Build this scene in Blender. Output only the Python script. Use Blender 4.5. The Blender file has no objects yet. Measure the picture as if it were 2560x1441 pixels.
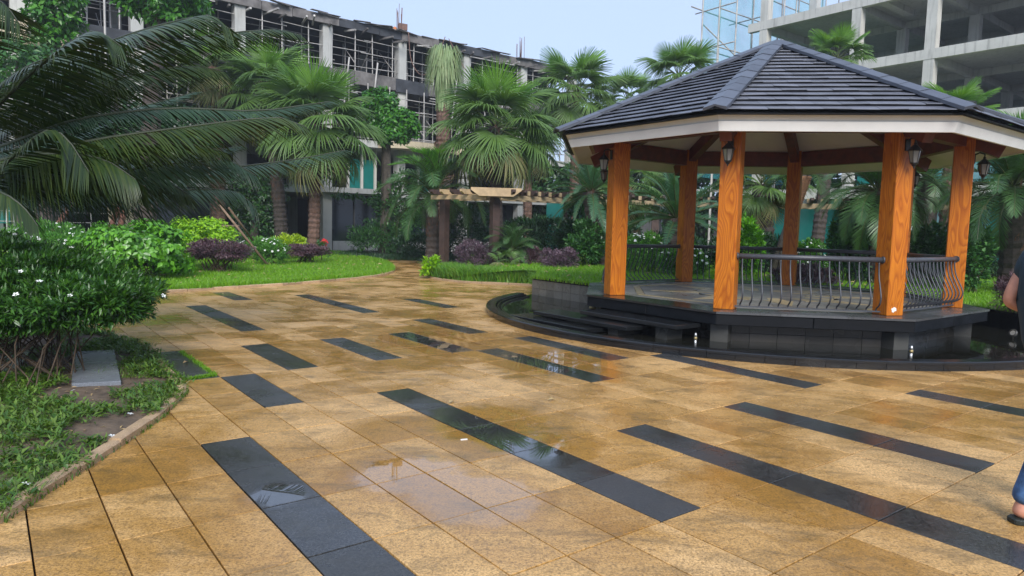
import bpy, math, random
import numpy as np
from mathutils import Vector, Matrix

random.seed(11)
RNG = np.random.default_rng(11)
PI = math.pi
SC = bpy.context.scene
COL = SC.collection

# ------------------------------------------------------------------ camera
F_PX, PITCH, ROLL, CAM_H = 1734.6, 0.0873, 0.0247, 1.55
_cp, _sp, _cr, _sr = math.cos(PITCH), math.sin(PITCH), math.cos(ROLL), math.sin(ROLL)
fwd = Vector((0, _cp, -_sp))
up0 = Vector((0, _sp, _cp))
right = Vector((_cr, 0, 0)) + up0 * _sr
up = Vector((-_sr, 0, 0)) + up0 * _cr
cam_data = bpy.data.cameras.new('camera')
cam = bpy.data.objects.new('camera', cam_data)
COL.objects.link(cam)
cam.matrix_world = Matrix(((right.x, up.x, -fwd.x, 0), (right.y, up.y, -fwd.y, 0), (right.z, up.z, -fwd.z, CAM_H), (0, 0, 0, 1)))
cam_data.sensor_width = 36.0
cam_data.lens = F_PX / 2560 * 36.0
cam_data.clip_start = 0.05
cam_data.clip_end = 2000
SC.camera = cam

# ------------------------------------------------------------------ sky, sun, exposure
world = bpy.data.worlds.new('World')
SC.world = world
world.use_nodes = True
wn, wl = world.node_tree.nodes, world.node_tree.links
wn.clear()
sky = wn.new('ShaderNodeTexSky')
sky.sky_type = 'NISHITA'
sky.sun_disc = False
SUN_EL, SUN_AZ = math.radians(36), math.radians(172)      # azimuth clockwise from +Y
sky.sun_elevation = SUN_EL
sky.sun_rotation = SUN_AZ
sky.air_density = 1.0
sky.dust_density = 2.0
veil = wn.new('ShaderNodeMix')
veil.data_type = 'RGBA'
veil.inputs[0].default_value = 0.80                        # thin bright cloud veil in front of the blue
veil.inputs[7].default_value = (4.0, 5.0, 7.1, 1)
bg = wn.new('ShaderNodeBackground')
bg.inputs[1].default_value = 0.10
wo = wn.new('ShaderNodeOutputWorld')
wl.new(sky.outputs[0], veil.inputs[6])
wl.new(veil.outputs[2], bg.inputs[0])
wl.new(bg.outputs[0], wo.inputs[0])

sun_d = bpy.data.lights.new('sun', 'SUN')
sun_d.energy = 2.4
sun_d.angle = math.radians(28)
sun_d.color = (1.0, 0.97, 0.93)
sun = bpy.data.objects.new('sun', sun_d)
COL.objects.link(sun)
sd = Vector((math.sin(SUN_AZ) * math.cos(SUN_EL), math.cos(SUN_AZ) * math.cos(SUN_EL), math.sin(SUN_EL)))
sun.rotation_euler = sd.to_track_quat('Z', 'Y').to_euler()

SC.view_settings.view_transform = 'Standard'
SC.view_settings.look = 'None'
SC.view_settings.exposure = 0.80
SC.view_settings.gamma = 1.0
SC.view_settings.use_curve_mapping = False
SC.render.engine = 'CYCLES'
SC.cycles.use_denoising = True
SC.cycles.max_bounces = 6
SC.cycles.diffuse_bounces = 4
SC.cycles.glossy_bounces = 3
SC.cycles.transmission_bounces = 4
SC.cycles.transparent_max_bounces = 8
SC.cycles.caustics_reflective = False
SC.cycles.caustics_refractive = False


# ------------------------------------------------------------------ placing from the photograph
def ray(px, py):
    a = (px - 1280) / F_PX
    b = (720.5 - py) / F_PX
    return right * a + up * b + fwd


def gp(px, py, z=0.0):
    d = ray(px, py)
    t = (z - CAM_H) / d.z
    return Vector((d.x * t, d.y * t, z))


def at(px, py, Y):
    d = ray(px, py)
    t = Y / d.y
    return Vector((d.x * t, Y, CAM_H + d.z * t))


# ------------------------------------------------------------------ scene tree helpers
def tag(o, label=None, cat=None, group=None, kind=None):
    if label: o['label'] = label
    if cat: o['category'] = cat
    if group: o['group'] = group
    if kind: o['kind'] = kind
    return o


def empty(name, loc=(0, 0, 0), rz=0.0, parent=None):
    o = bpy.data.objects.new(name, None)
    o.empty_display_size = 0.2
    COL.objects.link(o)
    o.location = loc
    o.rotation_euler = (0, 0, rz)
    if parent: o.parent = parent
    return o


def link(name, me, parent=None, loc=None, rot=None, scale=None):
    o = bpy.data.objects.new(name, me)
    COL.objects.link(o)
    if parent: o.parent = parent
    if loc is not None: o.location = loc
    if rot is not None: o.rotation_euler = rot
    if scale is not None: o.scale = scale
    return o


def np_mesh(name, V, Q, mats, T=None, midx=None, smooth=False):
    """fast mesh from arrays: V (n,3); Q quads (m,4); T triangles (k,3)"""
    me = bpy.data.meshes.new(name)
    V = np.asarray(V, dtype=np.float32)
    parts, sizes = [], []
    if Q is not None and len(Q):
        Q = np.asarray(Q, dtype=np.int32)
        parts.append(Q.ravel()); sizes.append(np.full(len(Q), 4, np.int32))
    if T is not None and len(T):
        T = np.asarray(T, dtype=np.int32)
        parts.append(T.ravel()); sizes.append(np.full(len(T), 3, np.int32))
    L = np.concatenate(parts); S = np.concatenate(sizes)
    me.vertices.add(len(V)); me.vertices.foreach_set('co', V.ravel())
    me.loops.add(len(L)); me.loops.foreach_set('vertex_index', L)
    me.polygons.add(len(S))
    st = np.zeros(len(S), np.int32); st[1:] = np.cumsum(S)[:-1]
    me.polygons.foreach_set('loop_start', st)
    me.polygons.foreach_set('loop_total', S)
    if midx is not None: me.polygons.foreach_set('material_index', np.asarray(midx, np.int32))
    if smooth: me.polygons.foreach_set('use_smooth', np.ones(len(S), bool))
    for m in (mats if isinstance(mats, (list, tuple)) else [mats]): me.materials.append(m)
    me.update(calc_edges=True)
    me.validate()
    return me


class MB:
    """collects simple shapes into one mesh"""
    def __init__(s):
        s.v, s.f, s.m, s.sm = [], [], [], []
        s.cur = 0

    def add(s, vs, fs, smooth=False):
        b = len(s.v)
        s.v += [tuple(x) for x in vs]
        for f in fs:
            s.f.append([b + i for i in f]); s.m.append(s.cur); s.sm.append(smooth)
        return s

    def box(s, c, size, rz=0.0, M=None):
        hx, hy, hz = size[0] / 2, size[1] / 2, size[2] / 2
        vs = [Vector((x, y, z)) for x in (-hx, hx) for y in (-hy, hy) for z in (-hz, hz)]
        if M is None: M = Matrix.Translation(Vector(c)) @ Matrix.Rotation(rz, 4, 'Z')
        vs = [M @ v for v in vs]
        return s.add(vs, [(0, 1, 3, 2), (4, 6, 7, 5), (0, 4, 5, 1), (2, 3, 7, 6), (0, 2, 6, 4), (1, 5, 7, 3)])

    def beam(s, p0, p1, w, h, upv=(0, 0, 1)):
        p0, p1 = Vector(p0), Vector(p1)
        d = p1 - p0
        L = d.length
        if L < 1e-6: return s
        x = d / L
        y = Vector(upv).cross(x)
        if y.length < 1e-4: y = Vector((0, 1, 0)).cross(x)
        y.normalize()
        z = x.cross(y)
        M = Matrix(((x.x, y.x, z.x, (p0.x + p1.x) / 2), (x.y, y.y, z.y, (p0.y + p1.y) / 2), (x.z, y.z, z.z, (p0.z + p1.z) / 2), (0, 0, 0, 1)))
        return s.box((0, 0, 0), (L, w, h), M=M)

    def tube(s, pts, radii, n=8, caps=True, smooth=True):
        pts = [Vector(p) for p in pts]
        if not hasattr(radii, '__len__'): radii = [radii] * len(pts)
        vs, fs = [], []
        ref = None
        for i, p in enumerate(pts):
            d = (pts[min(i + 1, len(pts) - 1)] - pts[max(i - 1, 0)]).normalized()
            if ref is None:
                ref = Vector((1, 0, 0)) if abs(d.x) < 0.8 else Vector((0, 1, 0))
            a = d.cross(ref).normalized()
            b = a.cross(d).normalized() * -1
            ref = b * -1 if False else ref
            for j in range(n):
                t = 2 * PI * j / n
                vs.append(p + (a * math.cos(t) + d.cross(a) * math.sin(t)) * radii[i])
        for i in range(len(pts) - 1):
            for j in range(n):
                k = (j + 1) % n
                fs.append((i * n + j, i * n + k, (i + 1) * n + k, (i + 1) * n + j))
        s.add(vs, fs, smooth)
        if caps:
            b = len(s.v) - len(vs)
            s.f.append([b + j for j in reversed(range(n))]); s.m.append(s.cur); s.sm.append(False)
            e = b + (len(pts) - 1) * n
            s.f.append([e + j for j in range(n)]); s.m.append(s.cur); s.sm.append(False)
        return s

    def lathe(s, prof, n=16, c=(0, 0, 0), smooth=True, phase=0.0):
        vs, fs = [], []
        for r, z in prof:
            for j in range(n):
                t = phase + 2 * PI * j / n
                vs.append((c[0] + r * math.cos(t), c[1] + r * math.sin(t), c[2] + z))
        for i in range(len(prof) - 1):
            for j in range(n):
                k = (j + 1) % n
                fs.append((i * n + j, i * n + k, (i + 1) * n + k, (i + 1) * n + j))
        return s.add(vs, fs, smooth)

    def prism(s, poly, z0, z1):
        n = len(poly)
        vs = [(p[0], p[1], z0) for p in poly] + [(p[0], p[1], z1) for p in poly]
        fs = [tuple(reversed(range(n))), tuple(range(n, 2 * n))] + [(i, (i + 1) % n, n + (i + 1) % n, n + i) for i in range(n)]
        return s.add(vs, fs)

    def mesh(s, name, mats, bevel=0.0):
        me = bpy.data.meshes.new(name)
        me.from_pydata(s.v, [], s.f)
        for m in (mats if isinstance(mats, (list, tuple)) else [mats]): me.materials.append(m)
        me.polygons.foreach_set('material_index', s.m)
        me.polygons.foreach_set('use_smooth', s.sm)
        me.update()
        if bevel > 0:
            import bmesh
            bm = bmesh.new(); bm.from_mesh(me)
            bmesh.ops.remove_doubles(bm, verts=bm.verts, dist=1e-5)
            ed = [e for e in bm.edges if len(e.link_faces) == 2 and e.calc_face_angle(0) > 0.5]
            bmesh.ops.bevel(bm, geom=ed, offset=bevel, segments=1, affect='EDGES', profile=0.5)
            bm.to_mesh(me); bm.free()
        return me

    def build(s, name, mats, parent=None, bevel=0.0, **kw):
        o = link(name, s.mesh(name, mats, bevel), parent)
        tag(o, **kw)
        return o


def catmull(P, n):
    """n points along a smooth curve through control points P"""
    P = np.asarray(P, float)
    m = len(P)
    E = np.vstack([2 * P[0] - P[1], P, 2 * P[-1] - P[-2]])
    t = np.linspace(0, m - 1 - 1e-6, n)
    i = t.astype(int); u = (t - i)[:, None]
    a, b, c, d = E[i], E[i + 1], E[i + 2], E[i + 3]
    return 0.5 * ((2 * b) + (-a + c) * u + (2 * a - 5 * b + 4 * c - d) * u ** 2 + (-a + 3 * b - 3 * c + d) * u ** 3)


def in_poly(x, y, poly):
    x = np.asarray(x, float); y = np.asarray(y, float)
    r = np.zeros(x.shape, bool)
    n = len(poly)
    for i in range(n):
        x0, y0 = poly[i][0], poly[i][1]; x1, y1 = poly[(i + 1) % n][0], poly[(i + 1) % n][1]
        c = ((y0 > y) != (y1 > y))
        with np.errstate(divide='ignore', invalid='ignore'):
            xi = (x1 - x0) * (y - y0) / ((y1 - y0) if y1 != y0 else 1e-9) + x0
        r ^= c & (x < xi)
    return r


# ------------------------------------------------------------------ materials
MATS = {}


def new_mat(name):
    m = bpy.data.materials.new(name)
    m.use_nodes = True
    nt = m.node_tree
    nt.nodes.clear()
    out = nt.nodes.new('ShaderNodeOutputMaterial')
    p = nt.nodes.new('ShaderNodeBsdfPrincipled')
    nt.links.new(p.outputs[0], out.inputs[0])
    MATS[name] = m
    return m, nt, p, out


def N(nt, typ, **kw):
    n = nt.nodes.new(typ)
    for k, v in kw.items():
        if k.startswith('i_'): n.inputs[k[2:].replace('_', ' ')].default_value = v
        else: setattr(n, k, v)
    return n


def ramp(nt, fac, stops, interp='LINEAR'):
    r = nt.nodes.new('ShaderNodeValToRGB')
    r.color_ramp.interpolation = interp
    el = r.color_ramp.elements
    while len(el) > 1: el.remove(el[-1])
    el[0].position = stops[0][0]; el[0].color = (*stops[0][1], 1) if len(stops[0][1]) == 3 else stops[0][1]
    for p, c in stops[1:]:
        e = el.new(p); e.color = (*c, 1)
    nt.links.new(fac, r.inputs[0])
    return r.outputs[0]


def grey(v): return (v, v, v)


def mixc(nt, fac, a, b, blend='MIX'):
    n = nt.nodes.new('ShaderNodeMix')
    n.data_type = 'RGBA'; n.blend_type = blend
    for sock, val in ((n.inputs[0], fac), (n.inputs[6], a), (n.inputs[7], b)):
        if isinstance(val, (int, float)): sock.default_value = val
        elif isinstance(val, tuple): sock.default_value = (*val, 1) if len(val) == 3 else val
        else: nt.links.new(val, sock)
    return n.outputs[2]


def math_n(nt, op, a, b=None, c=None, clamp=False):
    n = nt.nodes.new('ShaderNodeMath')
    n.operation = op; n.use_clamp = clamp
    for i, val in enumerate((a, b, c)):
        if val is None: continue
        if isinstance(val, (int, float)): n.inputs[i].default_value = val
        else: nt.links.new(val, n.inputs[i])
    return n.outputs[0]


def pos(nt): return nt.nodes.new('ShaderNodeNewGeometry').outputs['Position']


def objco(nt): return nt.nodes.new('ShaderNodeTexCoord').outputs['Object']


def mapping(nt, vec, scale=(1, 1, 1), rot=(0, 0, 0), loc=(0, 0, 0)):
    n = nt.nodes.new('ShaderNodeMapping')
    n.inputs['Scale'].default_value = scale; n.inputs['Rotation'].default_value = rot; n.inputs['Location'].default_value = loc
    nt.links.new(vec, n.inputs[0])
    return n.outputs[0]


def noise(nt, vec, scale, detail=4, rough=0.55, dist=0.0):
    n = N(nt, 'ShaderNodeTexNoise')
    n.inputs['Scale'].default_value = scale; n.inputs['Detail'].default_value = detail
    n.inputs['Roughness'].default_value = rough; n.inputs['Distortion'].default_value = dist
    nt.links.new(vec, n.inputs['Vector'])
    return n.outputs[0]


def bump(nt, p, h, strength=0.3, dist=0.01):
    b = N(nt, 'ShaderNodeBump')
    b.inputs['Distance'].default_value = dist
    if isinstance(strength, (int, float)): b.inputs['Strength'].default_value = strength
    else: nt.links.new(strength, b.inputs['Strength'])
    nt.links.new(h, b.inputs['Height'])
    nt.links.new(b.outputs[0], p.inputs['Normal'])
    return b


def simple(name, c, rough=0.5, var=0.0, scale=6.0, spec=0.5, metal=0.0, bmp=0.0, bscale=40.0):
    m, nt, p, _ = new_mat(name)
    P = pos(nt)
    if var > 0:
        f = noise(nt, P, scale, 5, 0.6)
        lo = tuple(max(0, x * (1 - var)) for x in c); hi = tuple(min(1, x * (1 + var)) for x in c)
        nt.links.new(ramp(nt, f, [(0.3, lo), (0.7, hi)]), p.inputs['Base Color'])
    else:
        p.inputs['Base Color'].default_value = (*c, 1)
    p.inputs['Roughness'].default_value = rough
    p.inputs['Metallic'].default_value = metal
    p.inputs['Specular IOR Level'].default_value = spec
    if bmp > 0: bump(nt, p, noise(nt, P, bscale, 4), bmp)
    return m


def rnd_fac(nt):
    """0..1 value that differs per leaf / per piece and per object"""
    g = nt.nodes.new('ShaderNodeNewGeometry')
    oi = nt.nodes.new('ShaderNodeObjectInfo')
    s = math_n(nt, 'ADD', g.outputs['Random Per Island'], oi.outputs['Random'])
    return math_n(nt, 'FRACT', s)


def leaf_mat(name, cols, rough=0.38, transl=0.28, spec=0.5):
    m, nt, p, out = new_mat(name)
    f = rnd_fac(nt)
    stops = [(i / max(1, len(cols) - 1), c) for i, c in enumerate(cols)]
    c = ramp(nt, f, stops)
    nt.links.new(c, p.inputs['Base Color'])
    p.inputs['Roughness'].default_value = rough
    p.inputs['Specular IOR Level'].default_value = spec
    t = N(nt, 'ShaderNodeBsdfTranslucent')
    nt.links.new(mixc(nt, 1.0, c, (1.5, 1.6, 0.6), 'MULTIPLY'), t.inputs[0])
    mx = N(nt, 'ShaderNodeMixShader')
    mx.inputs[0].default_value = transl
    nt.links.new(p.outputs[0], mx.inputs[1]); nt.links.new(t.outputs[0], mx.inputs[2])
    nt.links.new(mx.outputs[0], out.inputs[0])
    return m


def concrete(name, base, dark, streak=0.6, rough=0.85):
    m, nt, p, _ = new_mat(name)
    P = pos(nt)
    a = noise(nt, P, 0.9, 6, 0.65)
    b = noise(nt, mapping(nt, P, (5, 5, 0.35)), 1.2, 5, 0.7)
    c1 = ramp(nt, a, [(0.3, tuple(x * 0.8 for x in base)), (0.7, base)])
    f = ramp(nt, b, [(0.52, grey(0)), (0.72, grey(streak))])
    nt.links.new(mixc(nt, f, c1, dark), p.inputs['Base Color'])
    p.inputs['Roughness'].default_value = rough
    bump(nt, p, noise(nt, P, 9, 6, 0.7), 0.25, 0.02)
    return m


# wet film over the paving: drifts of water with a few standing puddles
PUDDLES = [((1020, 1185), 0.40, 0.0), ((1190, 1245), 0.40, 0.0), ((700, 1235), 0.20, 0.0), ((1230, 1065), 0.5, 0.1), ((1110, 1215), 0.3, 0.0),
           ((1075, 850), 0.9, 0.2), ((1390, 905), 0.7, 0.2), ((1330, 1110), 0.4, 0.0)]


def wet_masks(nt, P):
    big = noise(nt, P, 0.8, 6, 0.66, 0.5)
    wet = ramp(nt, big, [(0.38, grey(0)), (0.62, grey(1))])
    edge = noise(nt, P, 6.0, 4, 0.6)
    pm = None
    for (px, py), r0, r1 in PUDDLES:
        g = gp(px, py)
        d = mapping(nt, P, (1, 1, 0), (0, 0, 0), (-g.x, -g.y, 0))
        d = mapping(nt, d, (1 / r0, 1 / (r0 + r1), 1))
        ln = N(nt, 'ShaderNodeVectorMath', operation='LENGTH')
        nt.links.new(d, ln.inputs[0])
        v = math_n(nt, 'SUBTRACT', 1.0, ln.outputs[1])
        pm = v if pm is None else math_n(nt, 'MAXIMUM', pm, v)
    pm = math_n(nt, 'ADD', pm, math_n(nt, 'MULTIPLY', math_n(nt, 'SUBTRACT', edge, 0.5), 0.9))
    pool = ramp(nt, pm, [(0.0, grey(0)), (0.30, grey(1))])
    damp = ramp(nt, math_n(nt, 'ADD', pm, 0.5), [(0.0, grey(0)), (0.5, grey(1))])
    wet = math_n(nt, 'MAXIMUM', wet, damp)
    return wet, pool


def paving_mat(name, dry_cols, wet_cols, speck, stain, rough_dry, rough_wet, bmp, rim=0.0):
    m, nt, p, _ = new_mat(name)
    P = pos(nt)
    f = rnd_fac(nt)
    wet, pool = wet_masks(nt, P)
    wv = math_n(nt, 'MULTIPLY_ADD', f, 0.5, -0.22)
    wet = math_n(nt, 'MAXIMUM', math_n(nt, 'ADD', wet, wv, clamp=True), pool)
    dry = ramp(nt, f, [(i / (len(dry_cols) - 1), c) for i, c in enumerate(dry_cols)])
    wtc = ramp(nt, f, [(i / (len(wet_cols) - 1), c) for i, c in enumerate(wet_cols)])
    c = mixc(nt, wet, dry, wtc)
    grain = noise(nt, P, 75, 4, 0.8)
    c = mixc(nt, ramp(nt, grain, [(0.36, grey(0.85)), (0.55, grey(0))]), c, speck)
    grn2 = noise(nt, P, 26, 5, 0.75)
    c = mixc(nt, ramp(nt, grn2, [(0.34, grey(0.6)), (0.5, grey(0))]), c, speck)
    fine = noise(nt, P, 190, 2, 0.7)
    c = mixc(nt, ramp(nt, fine, [(0.55, grey(0)), (0.72, grey(0.4))]), c, mixc(nt, 1.0, c, (1.9, 1.8, 1.7), 'MULTIPLY'))
    mott = noise(nt, mapping(nt, P, (1, 2.4, 1), (0, 0, 0.65)), 2.3, 6, 0.7, 0.6)
    c = mixc(nt, ramp(nt, mott, [(0.50, grey(0)), (0.72, grey(0.8))]), c, stain)
    nt.links.new(c, p.inputs['Base Color'])
    r = math_n(nt, 'MULTIPLY_ADD', wet, rough_wet - rough_dry, rough_dry)
    r2 = math_n(nt, 'MULTIPLY', r, math_n(nt, 'MULTIPLY_ADD', pool, -0.94, 1.0))
    nt.links.new(r2, p.inputs['Roughness'])
    nt.links.new(math_n(nt, 'MULTIPLY_ADD', pool, 0.9, 0.5), p.inputs['Specular IOR Level'])
    h = noise(nt, P, 60, 4, 0.7)
    st = math_n(nt, 'MULTIPLY', math_n(nt, 'MULTIPLY', math_n(nt, 'MULTIPLY_ADD', pool, -0.985, 1.0), math_n(nt, 'MULTIPLY_ADD', wet, -0.75, 1.0)), bmp)
    bump(nt, p, h, st, 0.006)
    return m


M_TAN = paving_mat('tan_granite', [(0.69, 0.42, 0.16), (0.77, 0.48, 0.20), (0.64, 0.38, 0.135), (0.71, 0.42, 0.145)],
                   [(0.40, 0.205, 0.045), (0.47, 0.25, 0.060), (0.34, 0.17, 0.036), (0.43, 0.225, 0.050)],
                   (0.14, 0.08, 0.028), (0.13, 0.085, 0.035), 0.42, 0.12, 0.6)
M_BLACK = paving_mat('black_granite', [(0.030, 0.031, 0.032), (0.045, 0.046, 0.048), (0.024, 0.025, 0.026)],
                     [(0.014, 0.014, 0.014), (0.022, 0.022, 0.021), (0.012, 0.012, 0.012)],
                     (0.07, 0.07, 0.068), (0.05, 0.048, 0.042), 0.38, 0.08, 0.26)


def wood_mat():
    m, nt, p, _ = new_mat('varnished_wood')
    tc = objco(nt)
    oi = nt.nodes.new('ShaderNodeObjectInfo')
    off = N(nt, 'ShaderNodeVectorMath', operation='SCALE')
    comb = N(nt, 'ShaderNodeCombineXYZ')
    nt.links.new(oi.outputs['Random'], comb.inputs[2]); nt.links.new(oi.outputs['Random'], comb.inputs[0])
    nt.links.new(comb.outputs[0], off.inputs[0]); off.inputs['Scale'].default_value = 13.0
    ad = N(nt, 'ShaderNodeVectorMath', operation='ADD')
    nt.links.new(tc, ad.inputs[0]); nt.links.new(off.outputs[0], ad.inputs[1])
    v = mapping(nt, ad.outputs[0], (1, 1, 0.2))
    w1 = noise(nt, v, 4.2, 1.5, 0.45, 0.2)
    rings = math_n(nt, 'FRACT', math_n(nt, 'MULTIPLY', w1, 19.0))
    fine = noise(nt, mapping(nt, ad.outputs[0], (60, 60, 1.6)), 1.0, 4, 0.7)
    c = ramp(nt, rings, [(0.0, (0.56, 0.185, 0.014)), (0.45, (0.48, 0.145, 0.010)), (0.80, (0.34, 0.085, 0.006)), (1.0, (0.54, 0.175, 0.014))])
    c = mixc(nt, ramp(nt, fine, [(0.45, grey(0)), (0.7, grey(0.5))]), c, (0.26, 0.055, 0.008))
    nt.links.new(c, p.inputs['Base Color'])
    p.inputs['Roughness'].default_value = 0.36
    p.inputs['Specular IOR Level'].default_value = 0.28
    bump(nt, p, fine, 0.08, 0.004)
    return m


M_WOOD = wood_mat()
M_REDWOOD = simple('red_stained_timber', (0.13, 0.025, 0.011), 0.45, 0.35, 7)
M_WHITE = simple('white_fascia_paint', (0.72, 0.72, 0.70), 0.6, 0.07, 2.2, bmp=0.05, bscale=120)
M_SOFFIT = simple('soffit_plaster', (0.74, 0.68, 0.66), 0.8, 0.05, 3, bmp=0.08, bscale=150)
M_IRON = simple('dark_grey_iron', (0.055, 0.06, 0.072), 0.42, 0.2, 20)
M_LAMP = simple('bronze_black_metal', (0.02, 0.02, 0.02), 0.4, 0.2, 20)
M_GLASSL = simple('lamp_glass', (0.25, 0.24, 0.22), 0.15)
M_STEEL = simple('nozzle_steel', (0.6, 0.6, 0.58), 0.3, metal=0.8)
M_BRASS = simple('dull_brass', (0.35, 0.27, 0.12), 0.4, metal=0.6)


def slate(name, base, rough):
    m, nt, p, _ = new_mat(name)
    f = rnd_fac(nt)
    P = pos(nt)
    c = ramp(nt, f, [(0, tuple(x * 0.75 for x in base)), (1, tuple(x * 1.25 for x in base))])
    c = mixc(nt, ramp(nt, noise(nt, P, 7, 5, 0.7), [(0.5, grey(0)), (0.75, grey(0.5))]), c, tuple(x * 1.8 for x in base))
    nt.links.new(c, p.inputs['Base Color'])
    p.inputs['Roughness'].default_value = rough
    bump(nt, p, noise(nt, P, 35, 5, 0.7), 0.06, 0.004)
    return m


M_TILE = slate('slate_roof_tile', (0.105, 0.112, 0.138), 0.30)
M_DECK = simple('black_roof_felt', (0.006, 0.006, 0.007), 0.9)
M_RIDGE = slate('slate_ridge_tile', (0.060, 0.067, 0.085), 0.40)


def dark_stone(name, base, rough, bmp=0.2):
    m, nt, p, _ = new_mat(name)
    P = pos(nt)
    f = rnd_fac(nt)
    c = ramp(nt, f, [(0, tuple(x * 0.7 for x in base)), (1, tuple(x * 1.3 for x in base))])
    c = mixc(nt, ramp(nt, noise(nt, P, 3, 6, 0.7), [(0.45, grey(0)), (0.7, grey(0.6))]), c, tuple(x * 0.5 for x in base))
    c = mixc(nt, ramp(nt, noise(nt, P, 120, 2, 0.7), [(0.55, grey(0)), (0.7, grey(0.5))]), c, tuple(min(1, x * 2.2) for x in base))
    nt.links.new(c, p.inputs['Base Color'])
    nt.links.new(ramp(nt, noise(nt, P, 1.5, 4), [(0.35, grey(rough * 0.5)), (0.65, grey(rough * 1.2))]), p.inputs['Roughness'])
    p.inputs['Specular IOR Level'].default_value = 0.5 if rough < 0.5 else 0.2
    bump(nt, p, noise(nt, P, 50, 5, 0.7), bmp, 0.006)
    return m


M_BASALT = dark_stone('black_basalt', (0.010, 0.011, 0.012), 0.20, 0.12)
M_BASALT_ROUGH = dark_stone('flamed_basalt', (0.004, 0.005, 0.007), 0.6, 0.4)
M_WALLTILE = dark_stone('grey_wall_tile', (0.055, 0.054, 0.048), 0.4, 0.4)
M_RETTILE = dark_stone('grey_brown_retaining_tile', (0.13, 0.122, 0.105), 0.4, 0.4)
M_BASETILE = dark_stone('brown_black_base_tile', (0.040, 0.036, 0.030), 0.35, 0.3)
M_EDGE = dark_stone('dark_edge_stone', (0.075, 0.078, 0.082), 0.3, 0.15)
M_FLOORSTONE = dark_stone('grey_floor_stone', (0.21, 0.205, 0.19), 0.5, 0.3)
M_FLOORTAN = dark_stone('tan_floor_stone', (0.42, 0.34, 0.20), 0.45, 0.2)
M_SLAB = dark_stone('wet_grey_slab', (0.17, 0.185, 0.21), 0.28, 0.12)  # paler bluish tone puts the sky's reflection into the base colour
M_KERB = dark_stone('pink_granite_kerb', (0.40, 0.28, 0.17), 0.5, 0.6)
M_GROUT = simple('grout_bed', (0.075, 0.055, 0.035), 0.9, 0.4, 10)

# water: dark shallow pool
m, nt, p, out = new_mat('pool_water')
p.inputs['Base Color'].default_value = (0.012, 0.012, 0.009, 1)
p.inputs['Roughness'].default_value = 0.03
p.inputs['IOR'].default_value = 1.33
bump(nt, p, noise(nt, pos(nt), 5, 2), 0.04, 0.01)
M_WATER = m

M_SOIL = simple('wet_soil', (0.10, 0.07, 0.045), 0.9, 0.5, 9, bmp=0.8, bscale=30)
M_GROUND = simple('dark_garden_soil', (0.045, 0.05, 0.025), 0.95, 0.5, 0.6, bmp=0.6, bscale=8)


def lawn_mat():
    m, nt, p, _ = new_mat('lawn_turf')
    P = pos(nt)
    a = noise(nt, P, 0.8, 5, 0.6)
    b = noise(nt, P, 40, 3, 0.7)
    c = ramp(nt, a, [(0.3, (0.10, 0.20, 0.010)), (0.5, (0.17, 0.30, 0.012)), (0.7, (0.22, 0.33, 0.016))])
    c = mixc(nt, ramp(nt, b, [(0.4, grey(0.7)), (0.6, grey(0))]), c, (0.035, 0.085, 0.008))
    nt.links.new(c, p.inputs['Base Color'])
    p.inputs['Roughness'].default_value = 0.8
    bump(nt, p, b, 0.9, 0.03)
    return m


M_LAWN = lawn_mat()
M_BLADE = leaf_mat('grass_blade', [(0.075, 0.19, 0.006), (0.14, 0.32, 0.009), (0.21, 0.41, 0.014), (0.11, 0.25, 0.008)], 0.5, 0.35)
M_BORDER = leaf_mat('border_grass_blade', [(0.04, 0.13, 0.012), (0.08, 0.22, 0.018), (0.12, 0.30, 0.022), (0.20, 0.30, 0.05)], 0.45, 0.3)
M_WEED = leaf_mat('weed_leaf', [(0.03, 0.085, 0.010), (0.065, 0.15, 0.015), (0.13, 0.22, 0.025), (0.06, 0.09, 0.02)], 0.45, 0.25)
M_JASMINE = leaf_mat('jasmine_leaf', [(0.016, 0.055, 0.010), (0.032, 0.105, 0.014), (0.07, 0.18, 0.02), (0.022, 0.075, 0.012)], 0.32, 0.2)
M_JASMINE2 = leaf_mat('jasmine_leaf_light', [(0.04, 0.14, 0.02), (0.08, 0.24, 0.03), (0.14, 0.32, 0.05)], 0.4, 0.25)
M_HIBISCUS = leaf_mat('hibiscus_leaf', [(0.04, 0.13, 0.010), (0.09, 0.27, 0.015), (0.15, 0.39, 0.02), (0.055, 0.18, 0.012)], 0.33, 0.25)
M_LIME = leaf_mat('lime_leaf', [(0.15, 0.33, 0.008), (0.24, 0.46, 0.010), (0.33, 0.55, 0.012), (0.10, 0.24, 0.008)], 0.4, 0.3)
M_YELLOW = leaf_mat('yellow_green_leaf', [(0.28, 0.40, 0.010), (0.40, 0.52, 0.012), (0.20, 0.34, 0.01)], 0.4, 0.3)
M_PURPLE = leaf_mat('purple_leaf', [(0.045, 0.022, 0.032), (0.085, 0.042, 0.058), (0.14, 0.075, 0.09), (0.06, 0.03, 0.04)], 0.5, 0.12)
M_PURPLE2 = leaf_mat('dusty_purple_leaf', [(0.05, 0.028, 0.045), (0.10, 0.06, 0.085), (0.19, 0.12, 0.155)], 0.55, 0.1)
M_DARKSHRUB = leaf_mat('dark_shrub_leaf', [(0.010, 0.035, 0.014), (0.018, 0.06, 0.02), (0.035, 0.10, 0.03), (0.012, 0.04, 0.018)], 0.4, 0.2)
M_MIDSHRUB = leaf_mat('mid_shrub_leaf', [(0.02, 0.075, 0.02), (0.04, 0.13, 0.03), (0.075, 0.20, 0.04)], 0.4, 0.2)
M_TREELEAF = leaf_mat('tree_leaf', [(0.022, 0.095, 0.012), (0.045, 0.17, 0.016), (0.09, 0.27, 0.022), (0.03, 0.12, 0.014)], 0.35, 0.28)
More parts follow.
